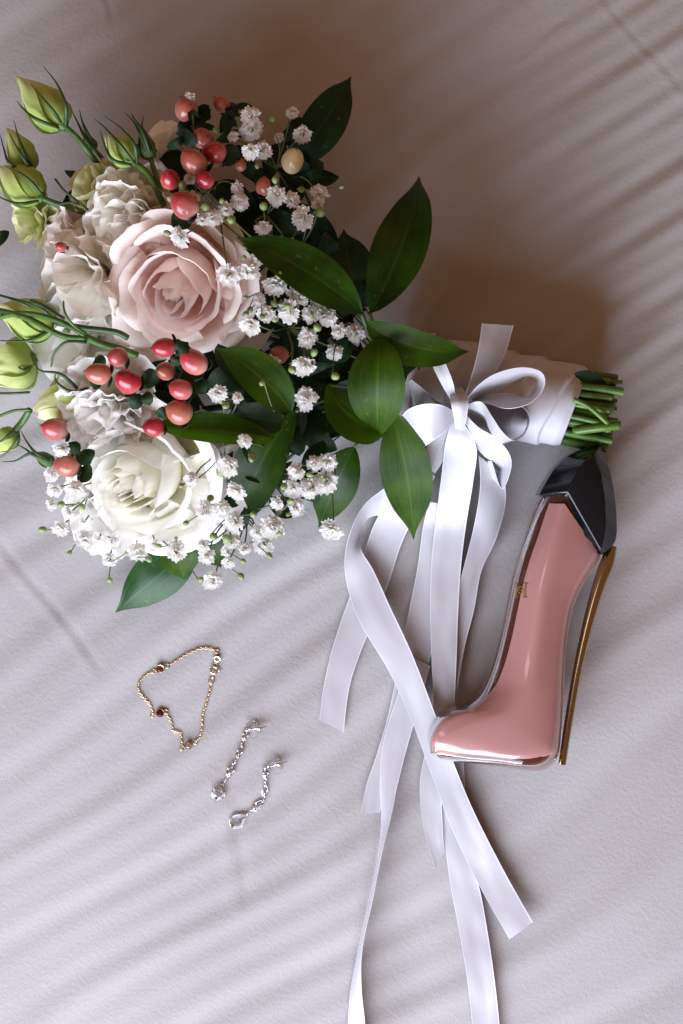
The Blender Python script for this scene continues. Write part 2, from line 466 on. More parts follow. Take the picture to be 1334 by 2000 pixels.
def sheet_h(X, Y):
    """height of the cloth; X, Y world metres (numpy)"""
    px = X / S + CX; py = CY - Y / S
    a = math.radians(36)
    q = (-X * math.sin(a) + Y * math.cos(a))
    s = (X * math.cos(a) + Y * math.sin(a))
    w = 0.010 * np.sin(s * 9 + 1.3) + 0.006 * np.sin(s * 21 + q * 17) + 0.007 * np.sin(q * 13 + 0.4)
    qq = q + w
    m1 = 0.66 + 0.34 * np.sin(s * 7.5 + q * 11 + 0.8)
    m2 = 0.62 + 0.38 * np.sin(s * 12.0 - q * 8 + 2.1)
    h = 0.00070 * m1 * np.sin(2 * np.pi * qq / 0.031) + 0.00033 * m2 * np.sin(2 * np.pi * qq / 0.0185 + 1.0)
    h += 0.0012 * np.sin(2 * np.pi * qq / 0.085 + 0.6) * (0.5 + 0.5 * np.sin(s * 6 + 1))
    # stronger pleats on the right, above the bottle
    right = 1 / (1 + np.exp(-(px - 1080) / 70.0)) / (1 + np.exp((py - 820) / 90.0))
    a2 = math.radians(34)
    q2 = (-X * math.sin(a2) + Y * math.cos(a2))
    s2 = (X * math.cos(a2) + Y * math.sin(a2))
    h += right * (0.00054 * np.sin(2 * np.pi * (q2 + 0.004 * np.sin(s2 * 16)) / 0.0195) + 0.00034 * np.sin(2 * np.pi * (q2 + 0.003 * np.sin(s2 * 23 + 1)) / 0.0118))
    # pressed creases
    for p, e, wd, am in (((-40, 1000), (190, 1300), 0.0022, 0.0004), ((1170, -20), (1360, 215), 0.0016, 0.0003), ((190, -60), (215, 40), 0.0012, 0.0004), ((1000, 120), (1105, 40), 0.0012, 0.0003), ((465, 1560), (475, 1760), 0.0035, 0.0004)):
        d, t = line_dist(px, py, p, e)
        d = d * S + 0.0012 * np.sin(t * 6)
        f = np.clip(np.minimum(t + 0.1, 1.1 - t) * 6, 0, 1)
        h += -am * f * np.exp(-(d / wd) ** 2) + am * 0.7 * f * np.exp(-((d + wd * 1.8) / (wd * 1.3)) ** 2)
    # soft hollow between the long tails
    h += -0.0022 * np.exp(-(((px - 800) / 70) ** 2 + ((py - 1880) / 190) ** 2)) + 0.0012 * np.exp(-(((px - 660) / 70) ** 2 + ((py - 1700) / 300) ** 2))
    return h

def hs(px, py):
    p = P(px, py, 0)
    return float(sheet_h(np.array([p.x]), np.array([p.y]))[0])

def axis_vals(half, dense, step, grow=1.12):
    v = list(np.arange(-dense, dense + step * 0.5, step))
    d = step; x = dense
    up = []
    while x < half:
        d *= grow; x += d; up.append(min(x, half))
    return [-k for k in reversed(up)] + v + up

xs = np.array(axis_vals(0.75, 0.235, 0.0016)); ys = np.array(axis_vals(0.85, 0.30, 0.0016))
XX, YY = np.meshgrid(xs, ys, indexing='ij')
ZZ = sheet_h(XX, YY)
n = len(ys)
V = np.stack([XX.ravel(), YY.ravel(), ZZ.ravel()], axis=1)
I, J = np.meshgrid(np.arange(len(xs) - 1), np.arange(n - 1), indexing='ij')
a = (I * n + J).ravel()
F = np.stack([a, a + n, a + n + 1, a + 1], axis=1)
me = bpy.data.meshes.new('bed_sheet')
me.vertices.add(len(V)); me.vertices.foreach_set('co', V.ravel())
me.loops.add(F.size); me.loops.foreach_set('vertex_index', F.ravel().astype(np.int32))
me.polygons.add(len(F)); me.polygons.foreach_set('loop_start', (np.arange(len(F)) * 4).astype(np.int32))
me.polygons.foreach_set('use_smooth', np.ones(len(F), dtype=bool))
me.update(calc_edges=True); me.materials.append(M['sheet'])
sheet = bpy.data.objects.new('bed_sheet', me)
col.objects.link(sheet)
sheet['kind'] = 'structure'
sheet['label'] = 'white brushed cotton bed sheet with soft diagonal wrinkles'

# ------------------------------------------------------------------ bouquet
bouquet = thing('bouquet', 'bridal bouquet of pink and white roses tied with white satin ribbon', 'bouquet', P(560, 640, 0.0))

# ---- generic pieces
def leaf(p0, p1, hw, bend=0.0, arch=0.01, roll=0.0, cup=0.25, mat='leaf', parent=None, name='leaf', tw=0.0, nu=9, nv=22, tipcurl=0.0, skew=0.85, pz=None):
    """blade from p0 (base) to p1 (tip): (px, py, z); hw half width in px; bend sideways px; arch rise in m; roll and twist in degrees"""
    a, b = P(*p0), P(*p1)
    ax = (b - a)
    side0 = ax.cross(Vector((0, 0, 1))).normalized()
    zm = (p0[2] + p1[2]) / 2
    c = (a + b) / 2 + side0 * RR(bend, zm) * 2 + Vector((0, 0, arch * 2))
    W = RR(hw, zm) * 0.93
    def prof(t):
        k = max(0.0, math.sin(math.pi * t ** skew)) ** 0.9
        k *= 1 - 0.55 * max(0, (t - 0.78) / 0.22) ** 1.2
        return max(k, 0.015)
    def f(u, v):
        t = v
        p = a * (1 - t) ** 2 + c * 2 * t * (1 - t) + b * t * t
        d = ((c - a) * (1 - t) + (b - c) * t).normalized()
        s = d.cross(Vector((0, 0, 1)))
        s = s.normalized() if s.length > 1e-5 else side0
        nrm = s.cross(d).normalized()
        ang = math.radians(roll + tw * (t - 0.5))
        s2 = s * math.cos(ang) + nrm * math.sin(ang)
        n2 = nrm * math.cos(ang) - s * math.sin(ang)
        x = (u - 0.5) * 2
        w = W * prof(t)
        wav = 0.05 * math.sin(t * 9 + x * 2 + p0[0]) * W * abs(x)
        return p + s2 * (w * x) + n2 * (w * cup * ((x * x + 0.012) ** 0.56) + wav - tipcurl * W * max(0, t - 0.75) ** 2 * 16)
    V, F, UV = grid(f, nu, nv)
    return obj(name, V, F, M[mat], parent or bouquet, UV)

def stem_tube(name, pts, r, mat, parent, n=5, sides=7, r2=None):
    w = [P(*p) for p in pts]
    if len(w) > 2:
        w = [Vector(q) for q in catmull([tuple(q) for q in w], n)]
    R0 = RR(r, 0.05); R1 = RR(r if r2 is None else r2, 0.05)
    rad = [R0 + (R1 - R0) * i / (len(w) - 1) for i in range(len(w))]
    V, F, UV = tube(w, rad, sides)
    return obj(name, V, F, M[mat], parent, UV)

# ---- roses built petal by petal
def rose(name, px, py, z, rpx, axis, layers, mats, seed, label=None, depth=0.85, core='pink_petal', nf=1.0):
    r_ = random.Random(seed)
    R = RR(rpx, z)
    X, Y, Z = frame(axis, Vector((0, 1, 0)))
    C = P(px, py, z)
    def loc(x, y, zz): return C + X * x + Y * y + Z * zz
    # heart: tight rolled core, a real spiral sheet
    def heart(u, v):
        th = u * 2 * math.pi * 2.2
        rr = R * (0.025 + 0.035 * u * 2.2) * (0.6 + 0.5 * math.sin(math.pi * min(1, v * 0.9)))
        return loc(math.cos(th) * rr, math.sin(th) * rr, R * (-0.5 + (0.98 + 0.03 * math.sin(th * 1.3)) * v))
    V, F, UV = grid(heart, 50, 8)
    UV = [(u, v) for (u, v) in UV]
    root = obj(name, V, F, M[core], bouquet, UV, origin=C)
    if label: root['label'] = label
    ph0 = r_.random() * 6.28
    for li, (n_, rmax, rtop, htop, hw, curl, mat) in enumerate(layers):
        for k in range(n_):
            th0 = ph0 + li * 2.4 + k * 2 * math.pi / n_ + r_.uniform(-0.34, 0.34)
            j1, j2, j3 = r_.uniform(-1, 1), r_.uniform(-1, 1), r_.random() * 100
            hwk = math.radians(hw * (1 + 0.12 * j1))
            sp = 0.07 + 0.04 * j2
            ht = htop + 0.05 * j1
            pk = r_.uniform(-0.35, 0.35)
            def f(u, v, th0=th0, hwk=hwk, sp=sp, ht=ht, j3=j3, pk=pk, rmax=rmax, rtop=rtop, curl=curl):
                x = (u - 0.5) * 2
                drop = 0.30 * abs(x) ** 3.0 + 0.05 * abs(x - pk)
                vv = v * (1 - drop)
                wid = 0.45 + 0.55 * math.sin(math.pi * 0.5 * min(1.0, vv * 1.25))
                th = th0 + x * hwk * wid
                # cup profile: narrow base, widest at 0.55, then closes or opens to rtop
                if vv < 0.55:
                    rr = rmax * (0.18 + 0.82 * math.sin(math.pi * 0.5 * vv / 0.55) ** 0.8)
                else:
                    t = (vv - 0.55) / 0.45
                    rr = rmax + (rtop - rmax) * (t * t * (3 - 2 * t))
                zz = -depth + (ht + depth) * vv ** 0.85
                lip = max(0.0, v - 0.80) / 0.20
                lipw = curl * (1 - 0.5 * abs(x) ** 2) * (1 + 0.5 * ns(x * 2.0, j3, 0))
                rr += lipw * lip ** 1.5
                zz -= lipw * 0.75 * lip ** 2.4
                rr *= 1 + sp * x
                nz = 0.075 * ns(x * 1.5 + j3, v * 1.8, li) + 0.022 * ns(x * 4.5 + j3, v * 3.5, 7)
                rr += nz * v * nf; zz += nf * 0.11 * v * ns(x * 2.0, j3, 5) + 0.035 * v * ns(x * 5.5, j3, 9)
                return loc(math.cos(th) * rr * R, math.sin(th) * rr * R, zz * R)
            V, F, UV = grid(f, 19, 17)
            obj('petal', V, F, M[mat], root, UV)
    return root

def shell_petal(parent, base, rim, mat, lip=0.0, dz=0.004, bulge=0.006, name='petal', seed=0, nv=12):
    """one broad petal: lofted from its base point to a rim given as a row of points; the rim rolls back by lip px"""
    b = P(*base)
    rim = catmull(rim, 6)
    pts = [P(*q) for q in rim]
    m = len(pts)
    mid = sum(pts, Vector()) / m
    def f(u, v):
        i = u * (m - 1); k = min(int(i), m - 2); t = i - k
        r = pts[k] * (1 - t) + pts[k + 1] * t
        p = b * (1 - v) + r * v
        p = p + (mid - b).normalized().cross((pts[-1] - pts[0]).normalized()) * 0
        p.z += bulge * math.sin(math.pi * v) 
        if lip:
            e = max(0.0, v - 0.8) / 0.2
            d = (r - b); d.z = 0
            if d.length > 1e-6:
                p += d.normalized() * RR(lip) * e ** 1.4
            p.z -= dz * e ** 2.2
        w = 0.0016 * v
        p += Vector((ns(u * 4, v * 3, seed), ns(u * 4, v * 3, seed + 9), ns(u * 5, v * 3, seed + 21))) * w
        return p
    V, F, UV = grid(f, 26, nv)
    return obj(name, V, F, M[mat], parent, UV)

def frilly(name, px, py, z, rpx, axis, n_, mat, seed, spread=95, jag=0.10, frill=0.16, wide=0.62, label=None, mats=None):
    """carnation-like bloom: many fan petals with waved, toothed rims"""
    r_ = random.Random(seed)
    R = RR(rpx, z)
    X, Y, Z = frame(axis, Vector((0, 1, 0)))
    C = P(px, py, z)
    B = C - Z * R * 0.75
    # calyx cup at the back carries the petals
    def cup(u, v):
        th = u * 2 * math.pi
        rr = R * 0.26 * (0.5 + 0.5 * v)
        return B + X * math.cos(th) * rr + Y * math.sin(th) * rr + Z * R * (v - 0.6) * 0.6
    V, F, UV = grid(cup, 13, 5)
    root = obj(name, V, F, M['calyx'], bouquet, UV, origin=C)
    if label: root['label'] = label
    for k in range(n_):
        t = (k + 0.5) / n_
        ph = math.radians(spread) * t ** 0.62
        az = k * 2.39996 + r_.uniform(-0.3, 0.3)
        d = (X * math.cos(az) + Y * math.sin(az)) * math.sin(ph) + Z * math.cos(ph)
        tang = (Y * math.cos(az) - X * math.sin(az))
        rl = r_.uniform(-0.9, 0.9) * (1 - 0.5 * t)
        nrm = tang.cross(d).normalized()
        sd = tang * math.cos(rl) + nrm * math.sin(rl)
        nn = nrm * math.cos(rl) - tang * math.sin(rl)
        L = R * r_.uniform(0.88, 1.12) * (1.28 if ph < 0.5 else 1.32)
        w = R * wide * r_.uniform(0.8, 1.15)
        s0 = r_.random() * 60
        fr = frill * R * r_.uniform(0.8, 1.3)
        bend = r_.uniform(0.0, 0.25) * R
        def f(u, v, d=d, sd=sd, nn=nn, L=L, w=w, s0=s0, fr=fr, bend=bend):
            x = (u - 0.5) * 2
            edge = 1 - 0.22 * abs(x) ** 2.2 + jag * 0.6 * ns(x * 3.0, s0, 1) + jag * 0.5 * ns(x * 13.0, s0, 2) * (v ** 3)
            vv = v * edge
            off = fr * (v ** 1.8) * (ns(x * 2.2 + s0, v * 1.2, 3) * 1.5 + 0.55 * ns(x * 6.5 + s0, v * 2.0, 4))
            wv = w * (0.10 + 0.90 * v ** 0.8)
            return B + d * (L * vv) + sd * (wv * x) + nn * (off - bend * v * v)
        V, F, UV = grid(f, 17, 8)
        mm = mat if not mats else mats[r_.randrange(len(mats))]
        obj('petal', V, F, M[mm], root, UV)
    return root

# ---- lisianthus buds
def bud(tip, base, hw, mat='bud_petal', stem=None, sepals=(), stem_r=6, seed=0, twist=1.6, npet=5, open_=0.0):
    r_ = random.Random(seed + 100)
    a, b = P(*base), P(*tip)
    ax = b - a; L = ax.length
    X, Y, Z = frame(ax, Vector((0, 0, 1)))
    W = RR(hw, (base[2] + tip[2]) / 2)
    def prof(t):
        return (math.sin(math.pi * min(1, 0.06 + 0.94 * t ** 0.78)) ** 0.75) * (1 - 0.25 * t) + 0.05 * (1 - t)
    # receptacle carries petals, sepals and stem
    def rec(u, v):
        th = u * 2 * math.pi
        rr = W * 0.42 * math.sin(math.pi * 0.5 * (0.25 + 0.75 * v))
        return a + X * math.cos(th) * rr + Y * math.sin(th) * rr + Z * (L * (0.16 * v - 0.06))
    V, F, UV = grid(rec, 11, 5)
    root = obj('lisianthus_bud', V, F, M['stem'], bouquet, UV, origin=a)
    for k in range(npet):
        t0 = k * 2 * math.pi / npet + r_.uniform(-.2, .2)
        s0 = r_.random() * 50
        lk = r_.uniform(0.92, 1.04)
        def f(u, v, t0=t0, s0=s0, lk=lk):
            x = (u - 0.5) * 2
            th = t0 + x * 0.95 * (1 - 0.35 * v) + twist * v
            vv = v * (1 - 0.10 * abs(x) ** 2)
            rr = W * prof(vv) * (1 + 0.12 * x + (0.13 + 0.3 * open_) * ns(x * 1.8, v * 2.8, s0) + 0.05 * ns(x * 5, v * 6, s0)) + open_ * W * max(0, v - 0.6) ** 1.5 * 2
            return a + X * math.cos(th) * rr + Y * math.sin(th) * rr + Z * (L * lk * vv * (1 + 0.03 * ns(x * 3, s0, 2)))
        V, F, UV = grid(f, 11, 15)
        obj('petal', V, F, M[mat], root, UV)
    for pts in sepals:
        w = catmull([tuple(P(*q)) for q in pts], 6)
        m = len(w)
        rad = [RR(3.1) * (0.55 + 0.6 * math.sin(math.pi * min(1, i / (m - 1) * 1.6 + 0.1)) if i / (m - 1) < 0.5 else 1.15 * (1 - i / (m - 1)) + 0.18) for i in range(m)]
        V, F, UV = tube([Vector(q) for q in w], rad, 6)
        obj('sepal', V, F, M['stem_dark'], root, UV)
    if stem:
        stem_tube('stem', stem, stem_r, 'stem', root)
    return root

# ---- flowers of the head
zr = dome(345, 560)
pink = rose('pink_rose', 350, 566, 0.090, 128, (-0.22, -0.50, 1.0), [
    (2, 0.17, 0.09, 0.66, 88, 0.00, 'pink_petal'),
    (3, 0.32, 0.21, 0.62, 74, 0.03, 'pink_petal'),
    (3, 0.49, 0.41, 0.52, 72, 0.04, 'pink_petal'),
    (4, 0.64, 0.63, 0.38, 62, 0.07, 'pink_petal'),
    (4, 0.82, 0.88, 0.18, 60, 0.11, 'pink_petal'),
    (5, 0.96, 1.06, -0.06, 52, 0.14, 'pink_petal'),
], M, 3, 'pale blush pink rose', core='pink_petal')
# loose outer petals, cream
shell_petal(pink, (360, 570, 0.05), [(425, 700, 0.070), (480, 690, 0.074), (520, 640, 0.072), (540, 575, 0.066), (520, 500, 0.066)], 'cream_outer', lip=12, seed=1)
shell_petal(pink, (350, 560, 0.05), [(372, 470, 0.088), (420, 438, 0.092), (462, 455, 0.094), (478, 520, 0.092), (470, 590, 0.086)], 'cream_outer', lip=10, seed=2)
shell_petal(pink, (330, 570, 0.05), [(226, 600, 0.080), (232, 655, 0.078), (270, 690, 0.078), (322, 712, 0.078), (365, 690, 0.080), (400, 660, 0.082)], 'cream_outer', lip=10, seed=3)

white = rose('white_rose', 274, 934, 0.074, 150, (-0.46, -0.34, 1.0), [
    (3, 0.10, 0.05, 0.70, 84, 0.00, 'white_heart'),
    (4, 0.17, 0.12, 0.70, 66, 0.01, 'white_heart'),
    (4, 0.25, 0.20, 0.67, 64, 0.02, 'white_heart'),
    (5, 0.34, 0.29, 0.61, 54, 0.03, 'white_heart'),
    (4, 0.47, 0.44, 0.48, 62, 0.06, 'white_petal'),
    (4, 0.64, 0.68, 0.24, 60, 0.10, 'white_petal'),
    (5, 0.82, 0.96, -0.04, 54, 0.15, 'white_petal'),
], M, 9, 'creamy white rose', core='white_heart', nf=0.6)
shell_petal(white, (285, 930, 0.045), [(300, 850, 0.075), (350, 892, 0.082), (420, 878, 0.080), (492, 862, 0.078), (496, 925, 0.074), (462, 985, 0.072)], 'white_petal', lip=10, dz=0.005, seed=5, bulge=0.01)
shell_petal(white, (275, 945, 0.045), [(485, 930, 0.074), (470, 990, 0.074), (425, 1018, 0.072), (350, 985, 0.074), (300, 1000, 0.072)], 'white_petal', lip=12, dz=0.004, seed=6, bulge=0.01)
shell_petal(white, (270, 950, 0.040), [(440, 1000, 0.064), (418, 1054, 0.058), (350, 1058, 0.052), (280, 1040, 0.056), (250, 1000, 0.060)], 'white_petal', lip=8, dz=0.006, seed=7, bulge=0.012)

frilly('cream_carnation', 262, 432, 0.074, 92, (-0.25, -0.30, 1.0), 46, 'cream_frill', 21, label='frilly cream carnation')
frilly('cream_lisianthus', 174, 555, 0.066, 98, (-0.45, -0.40, 1.0), 24, 'cream_frill', 22, spread=100, jag=0.05, frill=0.20, wide=0.8, label='loose ruffled cream bloom')
frilly('blush_lisianthus', 128, 462, 0.054, 58, (-0.6, -0.3, 1.0), 14, 'blush_frill', 23, spread=95, jag=0.04, frill=0.16, wide=0.8, label='small ruffled blush bloom')
frilly('white_lisianthus', 150, 672, 0.052, 88, (-0.5, -0.5, 1.0), 20, 'white_frill', 24, spread=100, jag=0.04, frill=0.18, wide=0.85, label='ruffled white bloom behind berries')
frilly('white_lisianthus', 350, 880, 0.050, 80, (0.2, 0.1, 1.0), 18, 'white_frill', 41, spread=100, jag=0.04, frill=0.16, wide=0.85, label='ruffled white bloom beside the white rose')
frilly('white_carnation', 212, 818, 0.074, 92, (-0.25, -0.50, 1.0), 44, 'white_frill', 25, label='frilly white carnation above the white rose')
frilly('white_carnation', 214, 996, 0.056, 84, (-0.30, -0.35, 1.0), 40, 'white_frill', 26, label='frilly white carnation under the white rose')
frilly('beige_lisianthus', 345, 285, 0.050, 72, (-0.2, 0.7, 0.7), 16, 'cream_frill', 27, spread=90, jag=0.03, frill=0.10, wide=0.8, label='shaded cream bloom at the back')
frilly('green_lisianthus', 60, 425, 0.048, 52, (-0.7, 0.0, 0.7), 14, 'green_petal', 28, spread=80, jag=0.03, frill=0.12, wide=0.8, label='half open yellow green bloom')
frilly('green_lisianthus', 190, 362, 0.060, 56, (-0.4, 0.4, 0.8), 12, 'green_petal', 29, spread=80, jag=0.03, frill=0.12, wide=0.8, label='yellow green petals above the carnation')

# ---- buds with their stems
bud((34, 152, 0.050), (124, 246, 0.058), 40, stem=[(122, 243, 0.058), (150, 268, 0.058), (172, 295, 0.056), (195, 325, 0.050)], sepals=[[(128, 248, 0.062), (128, 205, 0.070), (112, 165, 0.066), (85, 130, 0.058)], [(115, 250, 0.062), (70, 232, 0.068), (45, 212, 0.062), (33, 197, 0.058)], [(120, 240, 0.066), (95, 205, 0.074), (60, 165, 0.066)]], seed=1)
bud((203, 262, 0.078), (262, 318, 0.082), 30, stem=[(262, 317, 0.082), (285, 335, 0.084), (302, 362, 0.084), (320, 402, 0.080)], sepals=[[(268, 318, 0.086), (262, 282, 0.092), (236, 250, 0.088), (203, 226, 0.082)], [(262, 318, 0.088), (232, 280, 0.094), (205, 250, 0.088), (184, 232, 0.084)], [(258, 322, 0.086), (220, 312, 0.09), (203, 280, 0.086), (196, 255, 0.084)]], seed=2, stem_r=6)
bud((277, 252, 0.074), (294, 310, 0.080), 17, mat='bud_dark', stem=[(294, 308, 0.080), (305, 345, 0.082), (315, 378, 0.082), (320, 402, 0.080)], sepals=[[(290, 300, 0.084), (274, 262, 0.086), (262, 240, 0.084), (245, 220, 0.082)], [(294, 300, 0.084), (277, 255, 0.088), (262, 232, 0.084), (256, 221, 0.082)], [(298, 300, 0.082), (284, 262, 0.084), (277, 245, 0.082), (281, 226, 0.080)]], seed=3, stem_r=5)
bud((165, 262, 0.048), (184, 292, 0.050), 13, mat='bud_dark', stem=[(183, 290, 0.050), (195, 303, 0.050), (207, 318, 0.048)], sepals=[[(180, 285, 0.053), (163, 262, 0.055), (152, 240, 0.053), (140, 215, 0.050)], [(184, 285, 0.053), (168, 255, 0.055), (160, 235, 0.052), (155, 214, 0.050)]], seed=4, stem_r=4)
bud((12, 250, 0.045), (62, 332, 0.050), 27, mat='bud_petal', sepals=[[(66, 332, 0.054), (50, 300, 0.06), (36, 268, 0.056), (27, 234, 0.052)], [(50, 335, 0.054), (18, 318, 0.06), (8, 292, 0.056), (0, 262, 0.05)], [(60, 330, 0.058), (40, 300, 0.062), (18, 260, 0.056)]], seed=5)
bud((-16, 322, 0.050), (80, 386, 0.058), 40, stem=[(78, 385, 0.058), (105, 396, 0.058), (140, 406, 0.058), (170, 417, 0.056)], sepals=[[(75, 392, 0.062), (40, 398, 0.066), (10, 390, 0.06), (-15, 376, 0.056)], [(82, 380, 0.064), (50, 345, 0.068), (10, 325, 0.062)]], seed=6)
bud((-12, 598, 0.052), (105, 640, 0.058), 44, mat='bud_petal', stem=[(100, 640, 0.058), (112, 640, 0.058), (135, 645, 0.06)], sepals=[[(100, 645, 0.064), (60, 664, 0.064), (20, 666, 0.06), (-8, 664, 0.056)], [(110, 632, 0.066), (80, 602, 0.070), (30, 584, 0.062), (-6, 575, 0.056)]], seed=7, stem_r=6)
bud((-30, 735, 0.045), (66, 700, 0.050), 48, mat='green_petal', sepals=[[(60, 715, 0.054), (45, 722, 0.060), (30, 712, 0.058)]], seed=8, open_=0.5, twist=1.0)
bud((72, 812, 0.058), (176, 762, 0.060), 50, mat='green_petal', sepals=[[(172, 758, 0.072), (140, 765, 0.080), (110, 745, 0.078), (108, 726, 0.074)], [(165, 772, 0.07), (120, 732, 0.080), (80, 724, 0.076), (66, 708, 0.072)], [(150, 800, 0.070), (118, 832, 0.064), (95, 838, 0.056)]], seed=9, open_=0.35, twist=1.2)
bud((-14, 888, 0.034), (30, 842, 0.038), 24, mat='bud_petal', stem=[(28, 842, 0.038), (45, 822, 0.040), (58, 800, 0.044)], sepals=[[(36, 842, 0.042), (34, 860, 0.044), (18, 880, 0.040), (0, 894, 0.036)], [(24, 842, 0.046), (8, 858, 0.046), (-12, 868, 0.04)]], seed=10, stem_r=7)
bud((64, 884, 0.036), (104, 905, 0.040), 14, mat='bud_dark', sepals=[[(96, 900, 0.043), (70, 885, 0.046), (52, 862, 0.042), (40, 840, 0.038)], [(96, 902, 0.043), (68, 890, 0.046), (48, 876, 0.042), (33, 868, 0.038)], [(90, 896, 0.042), (60, 886, 0.044), (30, 900, 0.040), (4, 902, 0.036)]], seed=11)
# branched bud stems crossing the ruffled blooms
stem_tube('bud_stem', [(-30, 628, 0.070), (40, 612, 0.082), (110, 625, 0.092), (172, 658, 0.096)], 5.5, 'stem', bouquet)
stem_tube('bud_stem', [(-30, 600, 0.068), (50, 620, 0.084), (120, 655, 0.092), (172, 662, 0.096)], 6, 'stem', bouquet)
stem_tube('bud_stem', [(110, 630, 0.080), (160, 640, 0.086), (225, 648, 0.088), (250, 660, 0.086)], 6, 'stem_dark', bouquet)
stem_tube('bud_stem', [(168, 658, 0.096), (200, 672, 0.098), (235, 682, 0.098), (268, 694, 0.094)], 7.5, 'stem', bouquet)
stem_tube('tendril', [(168, 652, 0.098), (140, 632, 0.104), (126, 608, 0.106), (124, 588, 0.104)], 3.6, 'stem', bouquet, r2=1.6)
stem_tube('tendril', [(168, 668, 0.098), (130, 668, 0.104), (106, 690, 0.100), (100, 716, 0.094)], 3.6, 'stem_dark', bouquet, r2=1.6)
stem_tube('tendril', [(62, 588, 0.07), (90, 600, 0.08), (125, 622, 0.088)], 5, 'stem_dark', bouquet, r2=3)
stem_tube('tendril', [(-6, 575, 0.062), (30, 586, 0.07), (60, 600, 0.07)], 2.6, 'stem_dark', bouquet)
stem_tube('tendril', [(172, 410, 0.07), (150, 392, 0.074), (125, 372, 0.074), (108, 350, 0.07)], 2.4, 'stem_dark', bouquet)
stem_tube('tendril', [(165, 402, 0.07), (140, 396, 0.076), (118, 398, 0.07)], 2.2, 'stem_dark', bouquet)
stem_tube('tendril', [(0, 812, 0.05), (28, 802, 0.056), (60, 800, 0.058)], 3.2, 'stem', bouquet)
stem_tube('tendril', [(-6, 768, 0.056), (25, 768, 0.064), (58, 766, 0.062)], 2.6, 'stem_dark', bouquet)

# ---- big glossy ruscus leaves (base, tip, half width)
def d_(x, y, k=0.0): return (x, y, dome(x, y) + k)
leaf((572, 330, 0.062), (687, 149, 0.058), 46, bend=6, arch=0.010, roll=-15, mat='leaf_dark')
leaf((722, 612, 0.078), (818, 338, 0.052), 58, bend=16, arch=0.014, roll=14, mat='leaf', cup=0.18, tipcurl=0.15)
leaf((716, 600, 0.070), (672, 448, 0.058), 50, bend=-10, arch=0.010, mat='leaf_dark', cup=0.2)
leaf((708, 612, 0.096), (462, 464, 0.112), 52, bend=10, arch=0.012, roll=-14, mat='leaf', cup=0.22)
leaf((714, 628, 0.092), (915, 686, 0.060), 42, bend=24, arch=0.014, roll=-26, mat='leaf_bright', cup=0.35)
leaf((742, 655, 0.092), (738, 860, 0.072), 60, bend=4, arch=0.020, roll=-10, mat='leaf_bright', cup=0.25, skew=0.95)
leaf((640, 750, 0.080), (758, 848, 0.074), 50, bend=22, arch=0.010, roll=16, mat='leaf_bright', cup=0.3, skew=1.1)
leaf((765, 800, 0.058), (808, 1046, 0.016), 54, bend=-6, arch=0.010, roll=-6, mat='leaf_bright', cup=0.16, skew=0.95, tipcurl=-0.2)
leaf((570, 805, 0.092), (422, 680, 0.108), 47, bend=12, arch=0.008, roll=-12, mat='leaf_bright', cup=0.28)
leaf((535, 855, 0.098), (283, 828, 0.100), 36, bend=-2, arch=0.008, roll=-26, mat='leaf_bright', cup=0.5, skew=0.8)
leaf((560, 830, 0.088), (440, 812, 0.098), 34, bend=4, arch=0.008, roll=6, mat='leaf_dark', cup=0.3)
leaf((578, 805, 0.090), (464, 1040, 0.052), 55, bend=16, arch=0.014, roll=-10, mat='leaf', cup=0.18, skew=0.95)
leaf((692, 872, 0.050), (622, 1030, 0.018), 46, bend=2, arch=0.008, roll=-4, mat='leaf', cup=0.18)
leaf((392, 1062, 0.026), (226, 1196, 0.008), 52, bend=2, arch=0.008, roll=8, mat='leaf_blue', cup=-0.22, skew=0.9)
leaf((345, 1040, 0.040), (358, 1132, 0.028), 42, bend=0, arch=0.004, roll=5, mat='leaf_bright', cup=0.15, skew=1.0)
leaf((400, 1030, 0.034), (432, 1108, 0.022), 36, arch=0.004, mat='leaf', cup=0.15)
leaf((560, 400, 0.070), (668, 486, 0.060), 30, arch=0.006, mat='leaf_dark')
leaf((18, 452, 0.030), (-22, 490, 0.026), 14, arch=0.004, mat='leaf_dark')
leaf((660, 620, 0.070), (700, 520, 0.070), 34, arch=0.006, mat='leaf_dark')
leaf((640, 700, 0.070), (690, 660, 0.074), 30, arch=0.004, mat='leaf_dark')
# neck leaf beside the wrap
leaf((770, 640, 0.060), (800, 790, 0.038), 34, bend=-6, arch=0.006, roll=40, mat='leaf_dark')
stem_tube('leaf_stem', [(705, 610, 0.094), (722, 650, 0.088), (750, 690, 0.070), (800, 740, 0.035)], 5, 'stem_dark', bouquet)
stem_tube('leaf_stem', [(578, 803, 0.092), (640, 780, 0.080), (720, 770, 0.060), (800, 760, 0.03)], 4, 'stem_dark', bouquet)

for pts in ([(765, 802, .058), (775, 780, .050), (800, 755, .034)], [(692, 874, .050), (730, 820, .046), (800, 765, .032)], [(390, 1064, .026), (470, 985, .034), (620, 850, .040), (800, 765, .030)],
            [(345, 1042, .040), (450, 960, .040), (640, 830, .040), (800, 762, .030)], [(400, 1032, .034), (500, 930, .038), (660, 820, .038), (800, 762, .030)], [(742, 658, .092), (755, 690, .074), (800, 740, .040)],
            [(572, 328, .062), (640, 470, .060), (720, 640, .050), (800, 735, .034)], [(640, 752, .080), (700, 755, .066), (800, 750, .036)], [(722, 610, .078), (740, 660, .066), (800, 738, .036)]):
    stem_tube('leaf_stem', pts, 3.2, 'stem_dark', bouquet)
